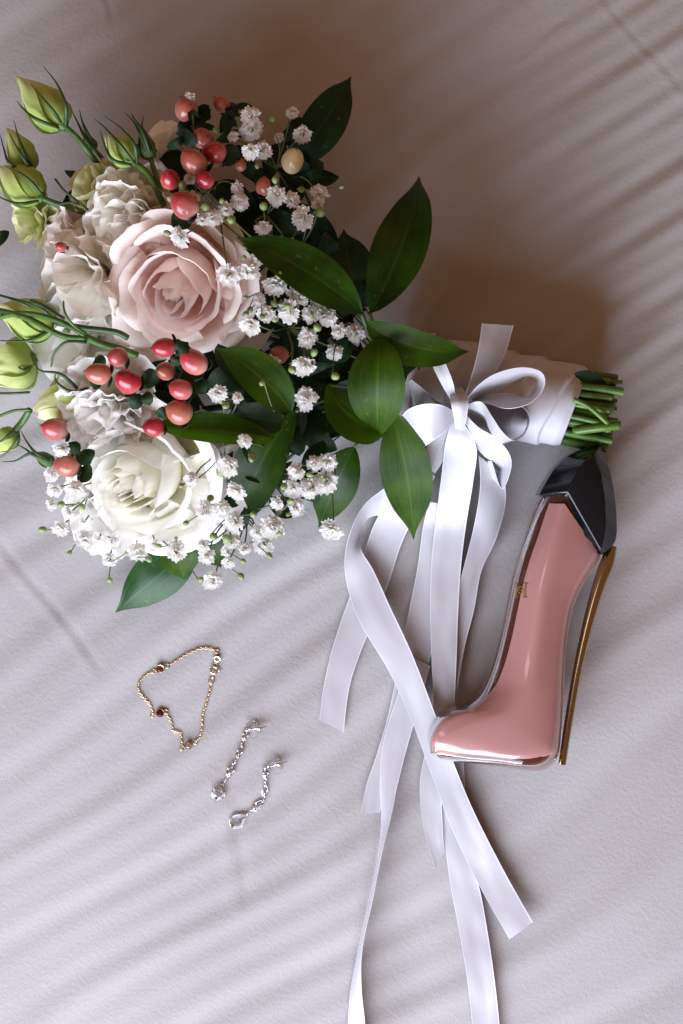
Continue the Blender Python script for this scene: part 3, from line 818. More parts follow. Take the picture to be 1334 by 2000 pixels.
# flower stems running down into the handle
for (x, y, z) in ((350, 580, .045), (290, 930, .040), (280, 440, .040), (190, 555, .035), (150, 470, .030), (165, 670, .028), (225, 820, .034), (225, 985, .028), (350, 310, .032), (350, 880, .030), (85, 430, .026), (200, 370, .034)):
    stem_tube('flower_stem', [(x, y, z), ((x + 800) / 2, (y + 750) / 2 , max(0.022, z * 0.8)), (800, 748, 0.028)], 7, 'stem_dark', bouquet)

# ---- dark foliage deep in the bouquet
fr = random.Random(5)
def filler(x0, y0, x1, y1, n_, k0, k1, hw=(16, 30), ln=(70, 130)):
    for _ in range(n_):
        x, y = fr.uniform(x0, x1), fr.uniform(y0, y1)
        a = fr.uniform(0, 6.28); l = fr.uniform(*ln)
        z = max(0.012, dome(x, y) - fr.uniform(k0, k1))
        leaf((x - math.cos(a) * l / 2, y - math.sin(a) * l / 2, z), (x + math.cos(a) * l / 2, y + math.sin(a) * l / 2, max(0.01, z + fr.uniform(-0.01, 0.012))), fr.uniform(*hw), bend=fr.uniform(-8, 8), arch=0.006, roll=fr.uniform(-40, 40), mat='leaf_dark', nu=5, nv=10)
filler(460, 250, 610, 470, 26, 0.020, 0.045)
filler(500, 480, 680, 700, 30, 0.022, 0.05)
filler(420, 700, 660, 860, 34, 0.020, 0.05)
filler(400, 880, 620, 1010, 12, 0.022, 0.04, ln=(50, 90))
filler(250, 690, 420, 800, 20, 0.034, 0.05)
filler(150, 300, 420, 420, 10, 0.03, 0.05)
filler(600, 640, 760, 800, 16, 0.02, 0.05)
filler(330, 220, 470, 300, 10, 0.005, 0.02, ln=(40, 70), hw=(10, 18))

# ---- hypericum berries
def berry(px, py, rx, kind, k=0.004, ax=(-0.75, 0.35, 0.55), ratio=1.17, sepals=2, z=None, sz=1.0):
    zc = (dome(px, py) + k) if z is None else z
    C = P(px, py, zc); R = RR(rx, zc) * 0.91
    X, Y, Z = frame(Vector(ax))
    def f(u, v):
        th = u * 2 * math.pi; ph = math.pi * v
        rr = R * math.sin(ph) ** 0.95 * (1 + 0.10 * math.cos(ph)) * (1 + 0.02 * math.cos(3 * th)) * (1 + 0.10 * ns(math.cos(th) * 0.8 + px, math.sin(th) * 0.8 + py, v * 1.5))
        zz = -R * ratio * math.cos(ph) + (0.10 * R * max(0, v - 0.9) * 10)
        return C + X * math.cos(th) * rr + Y * math.sin(th) * rr + Z * zz
    V, F, UV = grid(f, 21, 14)
    o = obj('berry', V, F, M['berry_' + kind], bouquet, UV, origin=C)
    tips = []
    for s in range(3):
        b0 = C + Z * R * (ratio + 0.02)
        dv = (Z + X * math.cos(s * 2.1) * 0.7 + Y * math.sin(s * 2.1) * 0.7).normalized()
        tips.append(tube([b0 - Z * R * 0.12, b0 + dv * R * 0.10, b0 + dv * R * 0.26], [R * 0.06, R * 0.05, R * 0.02], 5))
    V, F, UV = join(tips)
    obj('tip', V, F, M['tip'], o, UV)
    for s in range(sepals):
        aa = s * 2.4 + px * 0.1
        sx = X * math.cos(aa) + Y * math.sin(aa)
        b0 = C - Z * R * ratio * 0.98
        e0 = b0 + sx * R * 1.25 * sz + Z * R * 0.15
        tgt = (e0 - b0); sd = tgt.cross(Z).normalized()
        def g(u, v, b0=b0, e0=e0, sd=sd):
            x = (u - 0.5) * 2
            return b0 * (1 - v) + e0 * v + sd * x * R * 0.5 * math.sin(math.pi * (0.1 + 0.88 * v)) ** 0.8 + Z * (R * 0.18 * x * x - R * 0.2 * math.sin(math.pi * v))
        V, F, UV = grid(g, 5, 8)
        obj('sepal', V, F, M['leaf_dark'], o, UV, thick=0.0003)
    return o

for b in ((364, 213, 25, 'coral', 0.004, (-0.3, 0.7, 0.5)), (433, 203, 17, 'coral', 0.0, (-0.7, 0.6, 0.3)),
          (418, 297, 24, 'red', 0.012, (-0.8, 0.1, 0.3)), (378, 316, 27, 'coral', 0.016, (-0.6, 0.6, 0.5)), (396, 270, 22, 'coral', 0.0, (-0.4, 0.6, 0.3)),
          (332, 350, 21, 'red', 0.016, (-0.1, 0.4, 0.9)), (400, 351, 19, 'red', 0.016, (-0.5, 0.5, 0.6)), (360, 400, 27, 'pink', 0.016, (-0.75, 0.6, 0.4)),
          (572, 314, 24, 'cream', 0.004, (0.2, 0.5, 0.6)), (515, 364, 17, 'coral', -0.006, (0.1, 0.8, 0.5)), (470, 322, 13, 'coral', -0.004, (0.1, 0.8, 0.5)),
          (320, 678, 21, 'red', 0.018, (-0.9, -0.1, 0.3)), (378, 706, 26, 'pink', 0.014, (-0.7, 0.5, 0.5)), (230, 697, 21, 'pink', 0.012, (-0.8, 0.0, 0.5)),
          (192, 729, 23, 'coral', 0.016, (-0.85, 0.1, 0.4)), (249, 744, 26, 'red', 0.018, (-0.55, 0.35, 0.7)), (323, 724, 20, 'coral', 0.004, (-0.5, 0.0, 0.7)),
          (353, 760, 23, 'pink', 0.010, (-0.8, 0.2, 0.4)), (350, 804, 27, 'coral', 0.008, (-0.8, 0.3, 0.3)), (300, 834, 21, 'red', 0.004, (-0.9, 0.0, 0.3)),
          (108, 838, 24, 'pink', -0.004, (-0.8, 0.2, 0.4)), (132, 908, 26, 'coral', 0.004, (-0.95, 0.05, 0.15)), (545, 692, 19, 'coral', -0.010, (-0.6, 0.2, 0.6)),
          (119, 482, 11, 'pink', -0.006, (-0.6, 0.2, 0.6))):
    berry(*b, ratio=fr.uniform(1.05, 1.30))
# small dark leaflets round the berries
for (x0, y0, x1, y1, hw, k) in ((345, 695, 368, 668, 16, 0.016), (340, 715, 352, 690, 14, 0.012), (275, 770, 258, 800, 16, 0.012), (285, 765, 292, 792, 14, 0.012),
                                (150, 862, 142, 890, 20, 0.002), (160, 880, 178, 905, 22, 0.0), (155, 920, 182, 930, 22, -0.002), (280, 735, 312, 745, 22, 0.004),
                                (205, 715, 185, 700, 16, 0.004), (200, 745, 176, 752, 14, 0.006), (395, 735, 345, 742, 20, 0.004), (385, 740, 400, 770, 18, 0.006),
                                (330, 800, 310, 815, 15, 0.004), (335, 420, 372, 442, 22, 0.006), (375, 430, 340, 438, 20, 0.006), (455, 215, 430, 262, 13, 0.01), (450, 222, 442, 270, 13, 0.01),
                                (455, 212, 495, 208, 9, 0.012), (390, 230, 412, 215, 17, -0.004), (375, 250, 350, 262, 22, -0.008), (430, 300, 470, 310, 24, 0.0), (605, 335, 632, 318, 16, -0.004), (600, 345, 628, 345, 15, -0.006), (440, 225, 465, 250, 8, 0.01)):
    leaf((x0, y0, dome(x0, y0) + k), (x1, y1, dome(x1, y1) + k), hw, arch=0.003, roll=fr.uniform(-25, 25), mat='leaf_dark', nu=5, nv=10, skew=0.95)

# ---- baby's breath
def floret_mesh(seed):
    r_ = random.Random(seed)
    parts = []
    n_ = 30
    for k in range(n_):
        t = (k + 0.5) / n_
        ph = math.radians(104) * t ** 0.6; az = k * 2.39996 + r_.uniform(-.3, .3)
        d = Vector((math.cos(az) * math.sin(ph), math.sin(az) * math.sin(ph), math.cos(ph)))
        tg = Vector((-math.sin(az), math.cos(az), 0)); nn = tg.cross(d)
        L = r_.uniform(0.8, 1.1); w = r_.uniform(0.36, 0.54); s0 = r_.random() * 40
        rl = r_.uniform(-0.6, 0.6); sd = tg * math.cos(rl) + nn * math.sin(rl); n2 = nn * math.cos(rl) - tg * math.sin(rl)
        def f(u, v, d=d, sd=sd, n2=n2, L=L, w=w, s0=s0):
            x = (u - 0.5) * 2
            e = 1 - 0.22 * x * x + 0.10 * math.sin(x * 6 + s0) * v ** 2
            return Vector((0, 0, -0.45)) + d * (L * v * e * 1.15) + sd * (w * x * (0.15 + 0.85 * v)) + n2 * (0.22 * v * v * ns(x * 2.2 + s0, v, 1) - 0.18 * v * v)
        parts.append(grid(f, 8, 6))
    V, F, UV = join(parts)
    return mesh_data('floret', V, F, M['floret'], UV)

def calyx_mesh():
    def f(u, v):
        th = u * 2 * math.pi
        rr = 0.40 * math.sin(math.pi * 0.5 * (0.15 + 0.85 * v)) * (1 - 0.15 * (math.cos(5 * th) > 0) * v)
        return Vector((math.cos(th) * rr, math.sin(th) * rr, -0.78 + 0.55 * v))
    V, F, UV = grid(f, 11, 5)
    return mesh_data('calyx', V, F, M['calyx'], UV)

def bud_mesh():
    def f(u, v):
        th = u * 2 * math.pi; ph = math.pi * v
        rr = math.sin(ph) * (1 + 0.06 * math.cos(5 * th))
        return Vector((math.cos(th) * rr, math.sin(th) * rr, -1.15 * math.cos(ph)))
    V, F, UV = grid(f, 11, 8)
    return mesh_data('sprig_bud', V, F, M['calyx'], UV)

FM = [floret_mesh(s) for s in range(5)]
CM = calyx_mesh(); BM = bud_mesh()
fl = random.Random(31)
hubs = [(690, 640, 0.072), (560, 640, 0.085), (590, 480, 0.075), (520, 420, 0.08), (430, 430, 0.095), (560, 830, 0.075), (620, 870, 0.055),
        (520, 900, 0.06), (440, 880, 0.07), (470, 1000, 0.04), (190, 960, 0.04), (210, 1000, 0.035), (300, 1010, 0.035), (540, 330, 0.07), (400, 380, 0.1)]

def floret(px, py, r, k=0.0, face=None, z=None, stem=True):
    zc = (dome(px, py) + k) if z is None else z
    ax = Vector(face) if face else Vector((fl.uniform(-0.6, 0.5), fl.uniform(-0.7, 0.4), 0.8))
    q = ax.to_track_quat('Z', 'Y') @ Matrix.Rotation(fl.uniform(0, 6.28), 4, 'Z').to_quaternion()
    C = P(px, py, zc); R = RR(r, zc) * fl.uniform(0.74, 0.98)
    o = bpy.data.objects.new('floret', FM[fl.randrange(5)])
    link(o, bouquet); WL[o] = C
    o.matrix_basis = Matrix.Translation(C - WL[bouquet]) @ q.to_matrix().to_4x4() @ Matrix.Diagonal((R, R * fl.uniform(0.85, 1.1), R, 1))
    c = bpy.data.objects.new('calyx', CM)
    link(c, o)
    if stem:
        hb = min(hubs, key=lambda h: (h[0] - px) ** 2 + (h[1] - py) ** 2 + fl.uniform(0, 3000))
        a = C - ax.normalized() * R * 0.75
        b = P(*hb)
        m = (a + b) / 2 - ax.normalized() * R * 0.8 + Vector((fl.uniform(-.004, .004), fl.uniform(-.004, .004), fl.uniform(-0.004, 0.004)))
        w = [Vector(x) for x in catmull([tuple(a), tuple(m), tuple(b)], 5)]
        V, F, UV = tube(w, [RR(1.5)] * len(w), 5)
        obj('sprig_stem', V, F, M['twig'], bouquet, UV)

FL = [(370, 190, 11), (487, 226, 19), (489, 252, 21), (455, 266, 13), (572, 221, 13), (590, 262, 21), (545, 268, 12), (487, 297, 18), (515, 295, 21),
      (463, 370, 18), (470, 395, 20), (537, 385, 23), (570, 388, 21), (415, 424, 21), (440, 408, 18), (590, 430, 24), (625, 375, 18), (515, 446, 17),
      (372, 350, 14), (376, 385, 14), (350, 466, 25), (395, 428, 14), (620, 400, 14),
      (447, 540, 24), (487, 526, 24), (500, 505, 18), (537, 560, 24), (519, 612, 19), (487, 636, 23), (562, 612, 25), (605, 612, 19), (590, 582, 17), (622, 590, 22),
      (642, 624, 22), (599, 660, 24), (690, 650, 24), (655, 690, 21), (527, 708, 20), (592, 718, 23), (597, 778, 25), (425, 770, 22), (463, 776, 13), (575, 572, 14), (660, 648, 17), (505, 585, 14),
      (478, 861, 15), (445, 912, 22), (460, 962, 20), (400, 1000, 22), (436, 992, 18), (456, 1022, 22), (576, 920, 20), (570, 955, 22), (604, 952, 22), (634, 940, 28), (614, 905, 16),
      (580, 990, 22), (645, 1038, 22), (541, 985, 15), (530, 1030, 25), (503, 1042, 20), (511, 1066, 20), (456, 1058, 18), (478, 1072, 15), (405, 1086, 21), (441, 1076, 14), (447, 1099, 16),
      (395, 1065, 15), (415, 1133, 22), (98, 930, 15), (105, 958, 19), (145, 957, 21), (120, 880, 18), (118, 1035, 18), (133, 1004, 13), (165, 1052, 20), (190, 1056, 12), (212, 1094, 19),
      (270, 1076, 21), (300, 1066, 14), (346, 1076, 22), (162, 1022, 10), (373, 936, 14), (640, 905, 18), (100, 985, 14), (222, 1060, 13)]
for (x, y, r) in FL:
    k = 0.012
    if 480 < x < 720 and 470 < y < 800: k = 0.010
    if y > 1040: k = 0.006
    if x in (690, 655, 527, 545): k = -0.006
    if x in (350, 447, 487, 445, 400, 436, 460, 373, 478): k = 0.022
    floret(x, y, r, k)
for (x, y, r) in ((452, 429, 9), (515, 403, 8), (357, 361, 8), (401, 404, 9), (335, 355, 7), (333, 388, 7), (356, 388, 8), (530, 232, 8), (512, 748, 6), (571, 722, 8), (214, 1133, 6),
                  (417, 1048, 8), (444, 1052, 9), (411, 973, 7), (372, 938, 10), (432, 922, 10), (620, 640, 8), (160, 990, 7), (120, 985, 7), (625, 415, 10), (655, 735, 8), (495, 1005, 7), (392, 1132, 6)):
    zc = dome(x, y) + 0.014
    C = P(x, y, zc)
    o = bpy.data.objects.new('sprig_bud', BM); link(o, bouquet); WL[o] = C
    R = RR(r, zc)
    ax = Vector((fl.uniform(-0.8, 0.8), fl.uniform(-0.8, 0.8), 0.6))
    o.matrix_basis = Matrix.Translation(C - WL[bouquet]) @ ax.to_track_quat('Z', 'Y').to_matrix().to_4x4() @ Matrix.Diagonal((R, R, R, 1))
    hb = min(hubs, key=lambda h: (h[0] - x) ** 2 + (h[1] - y) ** 2)
    a = C - ax.normalized() * R; b = P(*hb)
    m = (a + b) / 2 + Vector((fl.uniform(-.004, .004), fl.uniform(-.004, .004), 0.002))
    w = [Vector(q) for q in catmull([tuple(a), tuple(m), tuple(b)], 5)]
    V, F, UV = tube(w, [RR(1.2)] * len(w), 5)
    obj('sprig_stem', V, F, M['twig'], bouquet, UV)
# finer sprays: many small closed buds on thin side stems
for _ in range(60):
    bx, by, br = FL[fl.randrange(len(FL))]
    aa = fl.uniform(0, 6.28); dd = fl.uniform(22, 44)
    x, y = bx + math.cos(aa) * dd, by + math.sin(aa) * dd
    if x < 70 or (x > 660 and y > 700): continue
    zc = dome(bx, by) + fl.uniform(0.006, 0.016)
    C = P(x, y, zc); R = RR(fl.uniform(3.5, 7.0), zc)
    o = bpy.data.objects.new('sprig_bud', BM); link(o, bouquet); WL[o] = C
    ax = Vector((math.cos(aa), -math.sin(aa), 0.6))
    o.matrix_basis = Matrix.Translation(C - WL[bouquet]) @ ax.to_track_quat('Z', 'Y').to_matrix().to_4x4() @ Matrix.Diagonal((R, R, R * 1.15, 1))
    a = C - ax.normalized() * R; b = P(bx + math.cos(aa + 2.5) * 14, by + math.sin(aa + 2.5) * 14, dome(bx, by) - 0.002)
    m = (a + b) / 2 + Vector((fl.uniform(-.002, .002), fl.uniform(-.002, .002), 0.002))
    w = [Vector(q) for q in catmull([tuple(a), tuple(m), tuple(b)], 5)]
    V, F, UV = tube(w, [RR(1.1)] * len(w), 5)
    obj('sprig_stem', V, F, M['twig'], bouquet, UV)
# main sprig stems gathering into the handle
for h in hubs:
    if h[0] > 350:
        stem_tube('sprig_stem', [h, ((h[0] + 800) / 2, (h[1] + 745) / 2, max(0.03, h[2] - 0.015)), (810, 745, 0.03)], 1.8, 'twig', bouquet)

# ---- handle: satin wrap over the stems
A0, A1 = P(775, 738, 0.026), P(1122, 796, 0.0235)
AXv = (A1 - A0); X_, Y_, Z_ = frame(AXv, Vector((0, 0, 1)))   # Y_ is up-ish, X_ across
def wrap_f(u, v):
    th = u * 2 * math.pi
    r0 = RR(92 - 14 * v, 0.024)
    ph = v * 5.0 + u * 1.0 + 0.35 * math.sin(th) + 0.3 * ns(v * 3, math.cos(th), math.sin(th))
    saw = ph - math.floor(ph)
    fold = 0.08 * (saw ** 1.2 if saw < 0.93 else 0.916 * (1 - saw) / 0.07)
    nz = 0.035 * ns(math.cos(th) * 1.6, math.sin(th) * 1.6, v * 5 + u * 2) + 0.010 * ns(math.cos(th) * 2.5, math.sin(th) * 2.5, v * 13 + math.cos(th) * 2)
    r = r0 * (0.985 + fold + nz)
    if v > 0.96: r *= 1 - 0.05 * (v - 0.96) / 0.04
    skew = 0.05 * math.cos(th + 0.5) * v
    c = A0 + AXv * (v + skew)
    flat = 0.94 if math.sin(th) < 0 else 1.0
    return c + X_ * math.cos(th) * r + Y_ * math.sin(th) * r * flat
V, F, UV = grid(wrap_f, 73, 190)
obj('handle_wrap', V, F, M['wrap'], bouquet, UV, thick=0.0005)
# cut stems poking out
cs = random.Random(12)
for i in range(62):
    a = i * 2.39996; rr = 0.98 * math.sqrt((i + 0.5) / 62)
    Rr = RR(74, 0.024)
    off = X_ * math.cos(a) * rr * Rr + Y_ * math.sin(a) * rr * Rr
    e = cs.uniform(0.15, 0.235)
    p0 = A0 + AXv * 0.80 + off * 0.9
    p1 = A0 + AXv * 1.02 + off * 1.0
    p2 = A0 + AXv * (1.0 + e) + off * 1.02 + Vector((0, cs.uniform(-.001, .001), cs.uniform(-.001, .0005)))
    w = [Vector(q) for q in catmull([tuple(p0), tuple(p1), tuple(p2)], 4)]
    R = RR(cs.uniform(5.5, 9.0), 0.024)
    V, F, UV = tube(w, [R * (1 + 0.05 * math.sin(k)) for k in range(len(w))], 9)
    obj('cut_stem', V, F, M['stem_cut'] if cs.random() < 0.6 else M['stem'], bouquet, UV, sharp=50)
# side shoots on two stems
stem_tube('cut_stem', [(1120, 780, 0.046), (1150, 794, 0.047), (1182, 822, 0.044), (1190, 832, 0.042)], 5.5, 'stem_cut', bouquet, r2=5)
stem_tube('cut_stem', [(1120, 842, 0.038), (1170, 835, 0.042), (1212, 830, 0.042)], 9, 'stem_cut', bouquet)
leaf((1115, 735, 0.038), (1185, 748, 0.036), 18, mat='leaf_dark', arch=0.002)

# ---- ribbons
def ribbon(name, stations, parent, n=8, sheet_add=True, sag=0.0, fine=7):
    """stations: rows (xa, ya, za, xb, yb, zb): both edges of the ribbon"""
    rows = []
    for (xa, ya, za, xb, yb, zb) in stations:
        ha = hs(xa, ya) if sheet_add else 0; hb = hs(xb, yb) if sheet_add else 0
        a = P(xa, ya, za + ha); b = P(xb, yb, zb + hb)
        rows.append((*a, *b))
    c = catmull(rows, n)
    V, UV, F = [], [], []
    ln = 0.0
    for i, r in enumerate(c):
        a, b = Vector(r[:3]), Vector(r[3:])
        if i:
            ln += (((a + b) / 2) - pm).length
        pm = (a + b) / 2
        for k in range(fine):
            u = k / (fine - 1)
            p = a.lerp(b, u)
            p.z += sag * math.sin(math.pi * u) + 0.0009 * (ns(u * 1.2, ln * 28, stations[0][0]) + 0.6) + 0.0005 * ns(u * 3, ln * 60, stations[0][1])
            V.append(p); UV.append((u, ln * 50))
    for i in range(len(c) - 1):
        for k in range(fine - 1):
            q = i * fine + k
            F.append((q, q + 1, q + fine + 1, q + fine))
    o = obj(name, V, F, M['satin'], parent, UV, thick=0.00022)
    es = o.modifiers.new('split', 'EDGE_SPLIT'); es.split_angle = math.radians(50)
    return o

KX, KY, KZ = 893, 792, 0.060
def knot_f(u, v):
    th = u * 2 * math.pi; ph = math.pi * v
    c = P(KX, KY, 0.054)
    R = RR(20)
    rr = R * math.sin(ph) * (1 + 0.18 * math.cos(3 * th + 1) + 0.1 * ns(math.cos(th), math.sin(th), v * 3))
    return c + Vector((math.cos(th) * rr * 0.8, math.sin(th) * rr * 1.35, -R * 0.55 * math.cos(ph)))
V, F, UV = grid(knot_f, 25, 14)
bow = obj('ribbon_bow', V, F, M['satin'], bouquet, UV, origin=P(KX, KY, 0.054))
bow['label'] = 'white satin ribbon bow'

# tails lying on the sheet, lowest first
Z0 = 0.0016
ribbon('tail', [(820, 900, .030, 850, 930, .028), (770, 960, .012, 815, 1000, .010), (728, 1030, .004, 785, 1060, .003), (700, 1120, .0025, 757, 1145, .0022), (672, 1195, .002, 728, 1215, .002), (648, 1270, .002, 700, 1285, .002), (632, 1340, .002, 682, 1345, .002), (624, 1406, .0025, 671, 1430, .0022)], bow)
ribbon('tail', [(838, 980, .016, 870, 985, .014), (826, 1030, .007, 872, 1050, .006), (815, 1110, .004, 862, 1130, .004), (797, 1200, .003, 852, 1230, .003), (776, 1310, .003, 828, 1330, .003), (757, 1400, .003, 800, 1415, .003), (735, 1475, .003, 778, 1490, .002), (715, 1535, .003, 752, 1545, .002), (705, 1590, .004, 742, 1586, .002)], bow)
ribbon('tail', [(800, 1280, .0035, 840, 1300, .0035), (775, 1360, .004, 818, 1380, .004), (748, 1450, .004, 795, 1460, .004), (742, 1530, .003, 776, 1535, .006), (745, 1600, .0025, 765, 1590, .009), (738, 1670, .0022, 747, 1660, .011), (720, 1760, .002, 727, 1760, .012), (698, 1860, .002, 708, 1850, .011), (684, 1940, .002, 706, 1925, .008), (679, 2010, .002, 714, 2010, .005), (672, 2120, .002, 718, 2120, .003)], bow)
ribbon('tail', [(858, 1480, .003, 905, 1480, .003), (860, 1560, .003, 912, 1590, .003), (868, 1640, .003, 925, 1690, .003), (880, 1730, .003, 940, 1750, .003), (897, 1820, .003, 954, 1830, .004), (912, 1910, .004, 967, 1920, .005), (922, 2000, .004, 976, 2005, .004), (928, 2110, .004, 984, 2115, .004)], bow)
ribbon('tail', [(935, 890, .034, 985, 930, .022), (938, 950, .028, 987, 985, .010), (925, 1030, .014, 968, 1055, .006), (905, 1110, .008, 940, 1115, .005), (885, 1190, .006, 926, 1190, .005), (868, 1270, .006, 906, 1270, .005), (850, 1340, .006, 893, 1345, .005)], bow)
ribbon('tail', [(884, 818, .052, 900, 818, .052), (870, 865, .046, 930, 872, .046), (862, 930, .030, 924, 940, .030), (852, 1010, .014, 911, 1020, .014), (843, 1090, .009, 901, 1100, .009), (840, 1180, .008, 895, 1190, .008), (843, 1290, .008, 891, 1300, .008), (846, 1380, .006, 886, 1390, .006), (832, 1460, .0045, 874, 1470, .0045), (820, 1530, .0045, 863, 1550, .0045), (826, 1610, .0045, 865, 1620, .0045), (850, 1696, .006, 868, 1665, .0045)], bow)
ribbon('tail', [(812, 905, .026, 838, 950, .022), (755, 950, .018, 780, 1000, .012), (712, 985, .018, 722, 1010, .006), (686, 1035, .018, 703, 1045, .004), (673, 1095, .010, 706, 1075, .008), (680, 1152, .006, 730, 1115, .009), (704, 1218, .007, 762, 1185, .010), (758, 1308, .009, 806, 1280, .012), (803, 1405, .010, 850, 1395, .013), (842, 1510, .009, 890, 1500, .010), (880, 1612, .007, 928, 1590, .008), (932, 1722, .005, 985, 1702, .006), (995, 1834, .006, 1041, 1801, .008)], bow)

# bow loops
ribbon('knot_band', [(878, 762, .056, 902, 756, .056), (880, 785, .067, 914, 780, .067), (886, 812, .064, 912, 812, .064), (890, 838, .052, 906, 842, .052)], bow, sheet_add=False, n=10, sag=0.002)
def lp(name, st): return ribbon(name, st, bow, sheet_add=False, n=10)
lp('loop', [(905, 782, .056, 915, 790, .050), (925, 720, .060, 955, 745, .048), (935, 675, .060, 985, 695, .052), (941, 632, .058, 1003, 636, .054)])
lp('loop', [(908, 782, .060, 920, 786, .050), (935, 752, .068, 955, 770, .054), (968, 730, .076, 990, 752, .058), (1015, 718, .080, 1026, 735, .062), (1052, 724, .080, 1048, 742, .060), (1064, 742, .076, 1040, 765, .055), (1056, 768, .074, 1025, 778, .052), (1030, 790, .074, 1005, 770, .050), (990, 798, .072, 975, 768, .050), (950, 788, .066, 942, 775, .050), (918, 782, .060, 915, 788, .050)])
lp('loop', [(910, 790, .060, 915, 805, .048), (940, 785, .070, 945, 820, .050), (960, 812, .074, 955, 845, .052), (980, 842, .074, 970, 868, .050), (1003, 860, .070, 995, 862, .046), (1024, 848, .066, 1022, 845, .044), (1034, 820, .064, 1030, 815, .044), (1022, 796, .062, 1015, 795, .044), (980, 785, .060, 980, 790, .046), (930, 788, .056, 930, 795, .048)])
lp('loop', [(905, 805, .056, 900, 815, .050), (935, 835, .058, 925, 865, .046), (968, 855, .054, 945, 890, .036), (994, 885, .046, 968, 905, .030), (998, 915, .040, 975, 915, .024), (980, 955, .028, 955, 925, .020), (960, 900, .034, 940, 900, .026)])
lp('loop', [(884, 802, .058, 890, 822, .052), (858, 790, .068, 866, 846, .056), (822, 790, .068, 838, 866, .056), (790, 806, .060, 812, 890, .046), (782, 840, .046, 806, 925, .034), (812, 880, .036, 835, 940, .026), (855, 850, .044, 870, 890, .036), (884, 815, .050, 890, 832, .046)])
lp('loop', [(885, 790, .058, 892, 788, .058), (862, 750, .066, 884, 745, .068), (840, 705, .066, 866, 700, .070), (826, 672, .058, 852, 664, .062), (822, 655, .046, 850, 650, .048)])
lp('loop', [(885, 800, .056, 890, 810, .052), (850, 780, .062, 860, 800, .056), (815, 750, .060, 835, 775, .054), (800, 745, .052, 812, 790, .046), (790, 790, .044, 800, 820, .040)])
lp('loop', [(890, 815, .052, 880, 818, .052), (872, 850, .048, 850, 850, .052), (850, 900, .038, 825, 890, .044), (832, 945, .026, 812, 930, .034), (825, 980, .016, 808, 960, .024)])

# ------------------------------------------------------------------ perfume bottle
ZM = 0.0235
bottle = thing('perfume_bottle', 'pink stiletto shaped perfume bottle with black cap and gold heel lying on its side', 'perfume bottle', P(1040, 1250, 0.0))
ROWS = [(1057, 967, 1108, 963, 1174, 1081), (1042, 1000, 1097, 1005, 1171, 1092), (1028, 1040, 1084, 1050, 1160, 1110), (1012, 1085, 1072, 1096, 1147, 1130), (998, 1135, 1062, 1145, 1131, 1160), (987, 1190, 1054, 1200, 1119, 1195),
        (974, 1250, 1047, 1255, 1110, 1245), (958, 1308, 1040, 1305, 1104, 1310), (938, 1352, 1030, 1345, 1101, 1375), (906, 1381, 1003, 1383, 1097, 1430), (880, 1388, 962, 1404, 1088, 1482),
        (858, 1402, 912, 1420, 1054, 1506), (844, 1426, 880, 1434, 982, 1499), (839, 1448, 860, 1450, 916, 1491), (841, 1472, 848, 1471, 862, 1484)]
HM = [.0205, .0210, .0215, .0215, .0212, .0208, .0205, .0205, .0208, .0214, .0220, .0222, .0220, .0210, .0180]
HL = [.0120, .0122, .0124, .0124, .0122, .0120, .0120, .0125, .0145, .0180, .0200, .0202, .0198, .0185, .0150]
HR = [.0080, .0085, .0092, .0098, .0102, .0108, .0112, .0120, .0130, .0155, .0175, .0185, .0185, .0180, .0150]

def shoe(name, il, ir, dh, ends, mat, nrow=6, power=2.2, hscale=1.0, base_in=0):
    rows = np.array([(*ROWS[i], HM[i], HL[i], HR[i]) for i in range(len(ROWS))], dtype=float)
    c = catmull(rows, nrow)
    lo, hi = ends
    m = len(c)
    c = c[int(lo * nrow): m - int(hi * nrow)]
    ss = [math.sin(math.pi / 2 * (k / 13.0)) for k in range(-13, 14)]
    V, F, UV = [], [], []
    top_idx, bot_idx = [], []
    mm = len(c)
    for i, r in enumerate(c):
        L, Mi, Rr = np.array(r[0:2]), np.array(r[2:4]), np.array(r[4:6])
        f = i / (mm - 1)
        irr = ir + base_in * max(0.0, min(1.0, (f - 0.70) / 0.09))
        ill = il * max(0.12, min(1.0, (0.66 - f) / 0.12))
        dl = (Mi - L); L = L + dl / max(1e-6, np.linalg.norm(dl)) * min(ill, 0.7 * np.linalg.norm(dl))
        dr = (Mi - Rr); Rr = Rr + dr / max(1e-6, np.linalg.norm(dr)) * min(irr, 0.7 * np.linalg.norm(dr))
        hm, hl, hr = r[6] - dh, r[7] - dh, r[8] - dh
        for sgn in (1, -1):
            for s in ss:
                a = abs(s)
                q = Mi + (L - Mi) * a if s < 0 else Mi + (Rr - Mi) * a
                he = hl if s < 0 else hr
                # slightly bowed facets that meet in a soft ridge
                k = ((0.012 + a * a) ** 0.5 - 0.012 ** 0.5) / (1.012 ** 0.5 - 0.012 ** 0.5)
                k = k ** 1.12
                hgt = (hm + (he - hm) * k) * max(0.0, 1 - a ** 12) ** 0.5
                w = P(q[0], q[1], ZM + max(0.0, hgt) * (1 if True else 0))
                V.append(Vector((w.x, w.y, ZM + sgn * hgt * hscale))); UV.append((s, f))
    ncol = len(ss)
    for i in range(mm - 1):
        for h in range(2):
            for k in range(ncol - 1):
                a = i * 2 * ncol + h * ncol + k
                q = (a, a + 1, a + 1 + 2 * ncol, a + 2 * ncol)
                F.append(q if h == 0 else tuple(reversed(q)))
    # end faces
    for i in (0, mm - 1):
        o_ = i * 2 * ncol
        for k in range(ncol - 1):
            q = (o_ + k, o_ + k + 1, o_ + ncol + k + 1, o_ + ncol + k)
            F.append(tuple(reversed(q)) if i == 0 else q)
    return V, F, UV

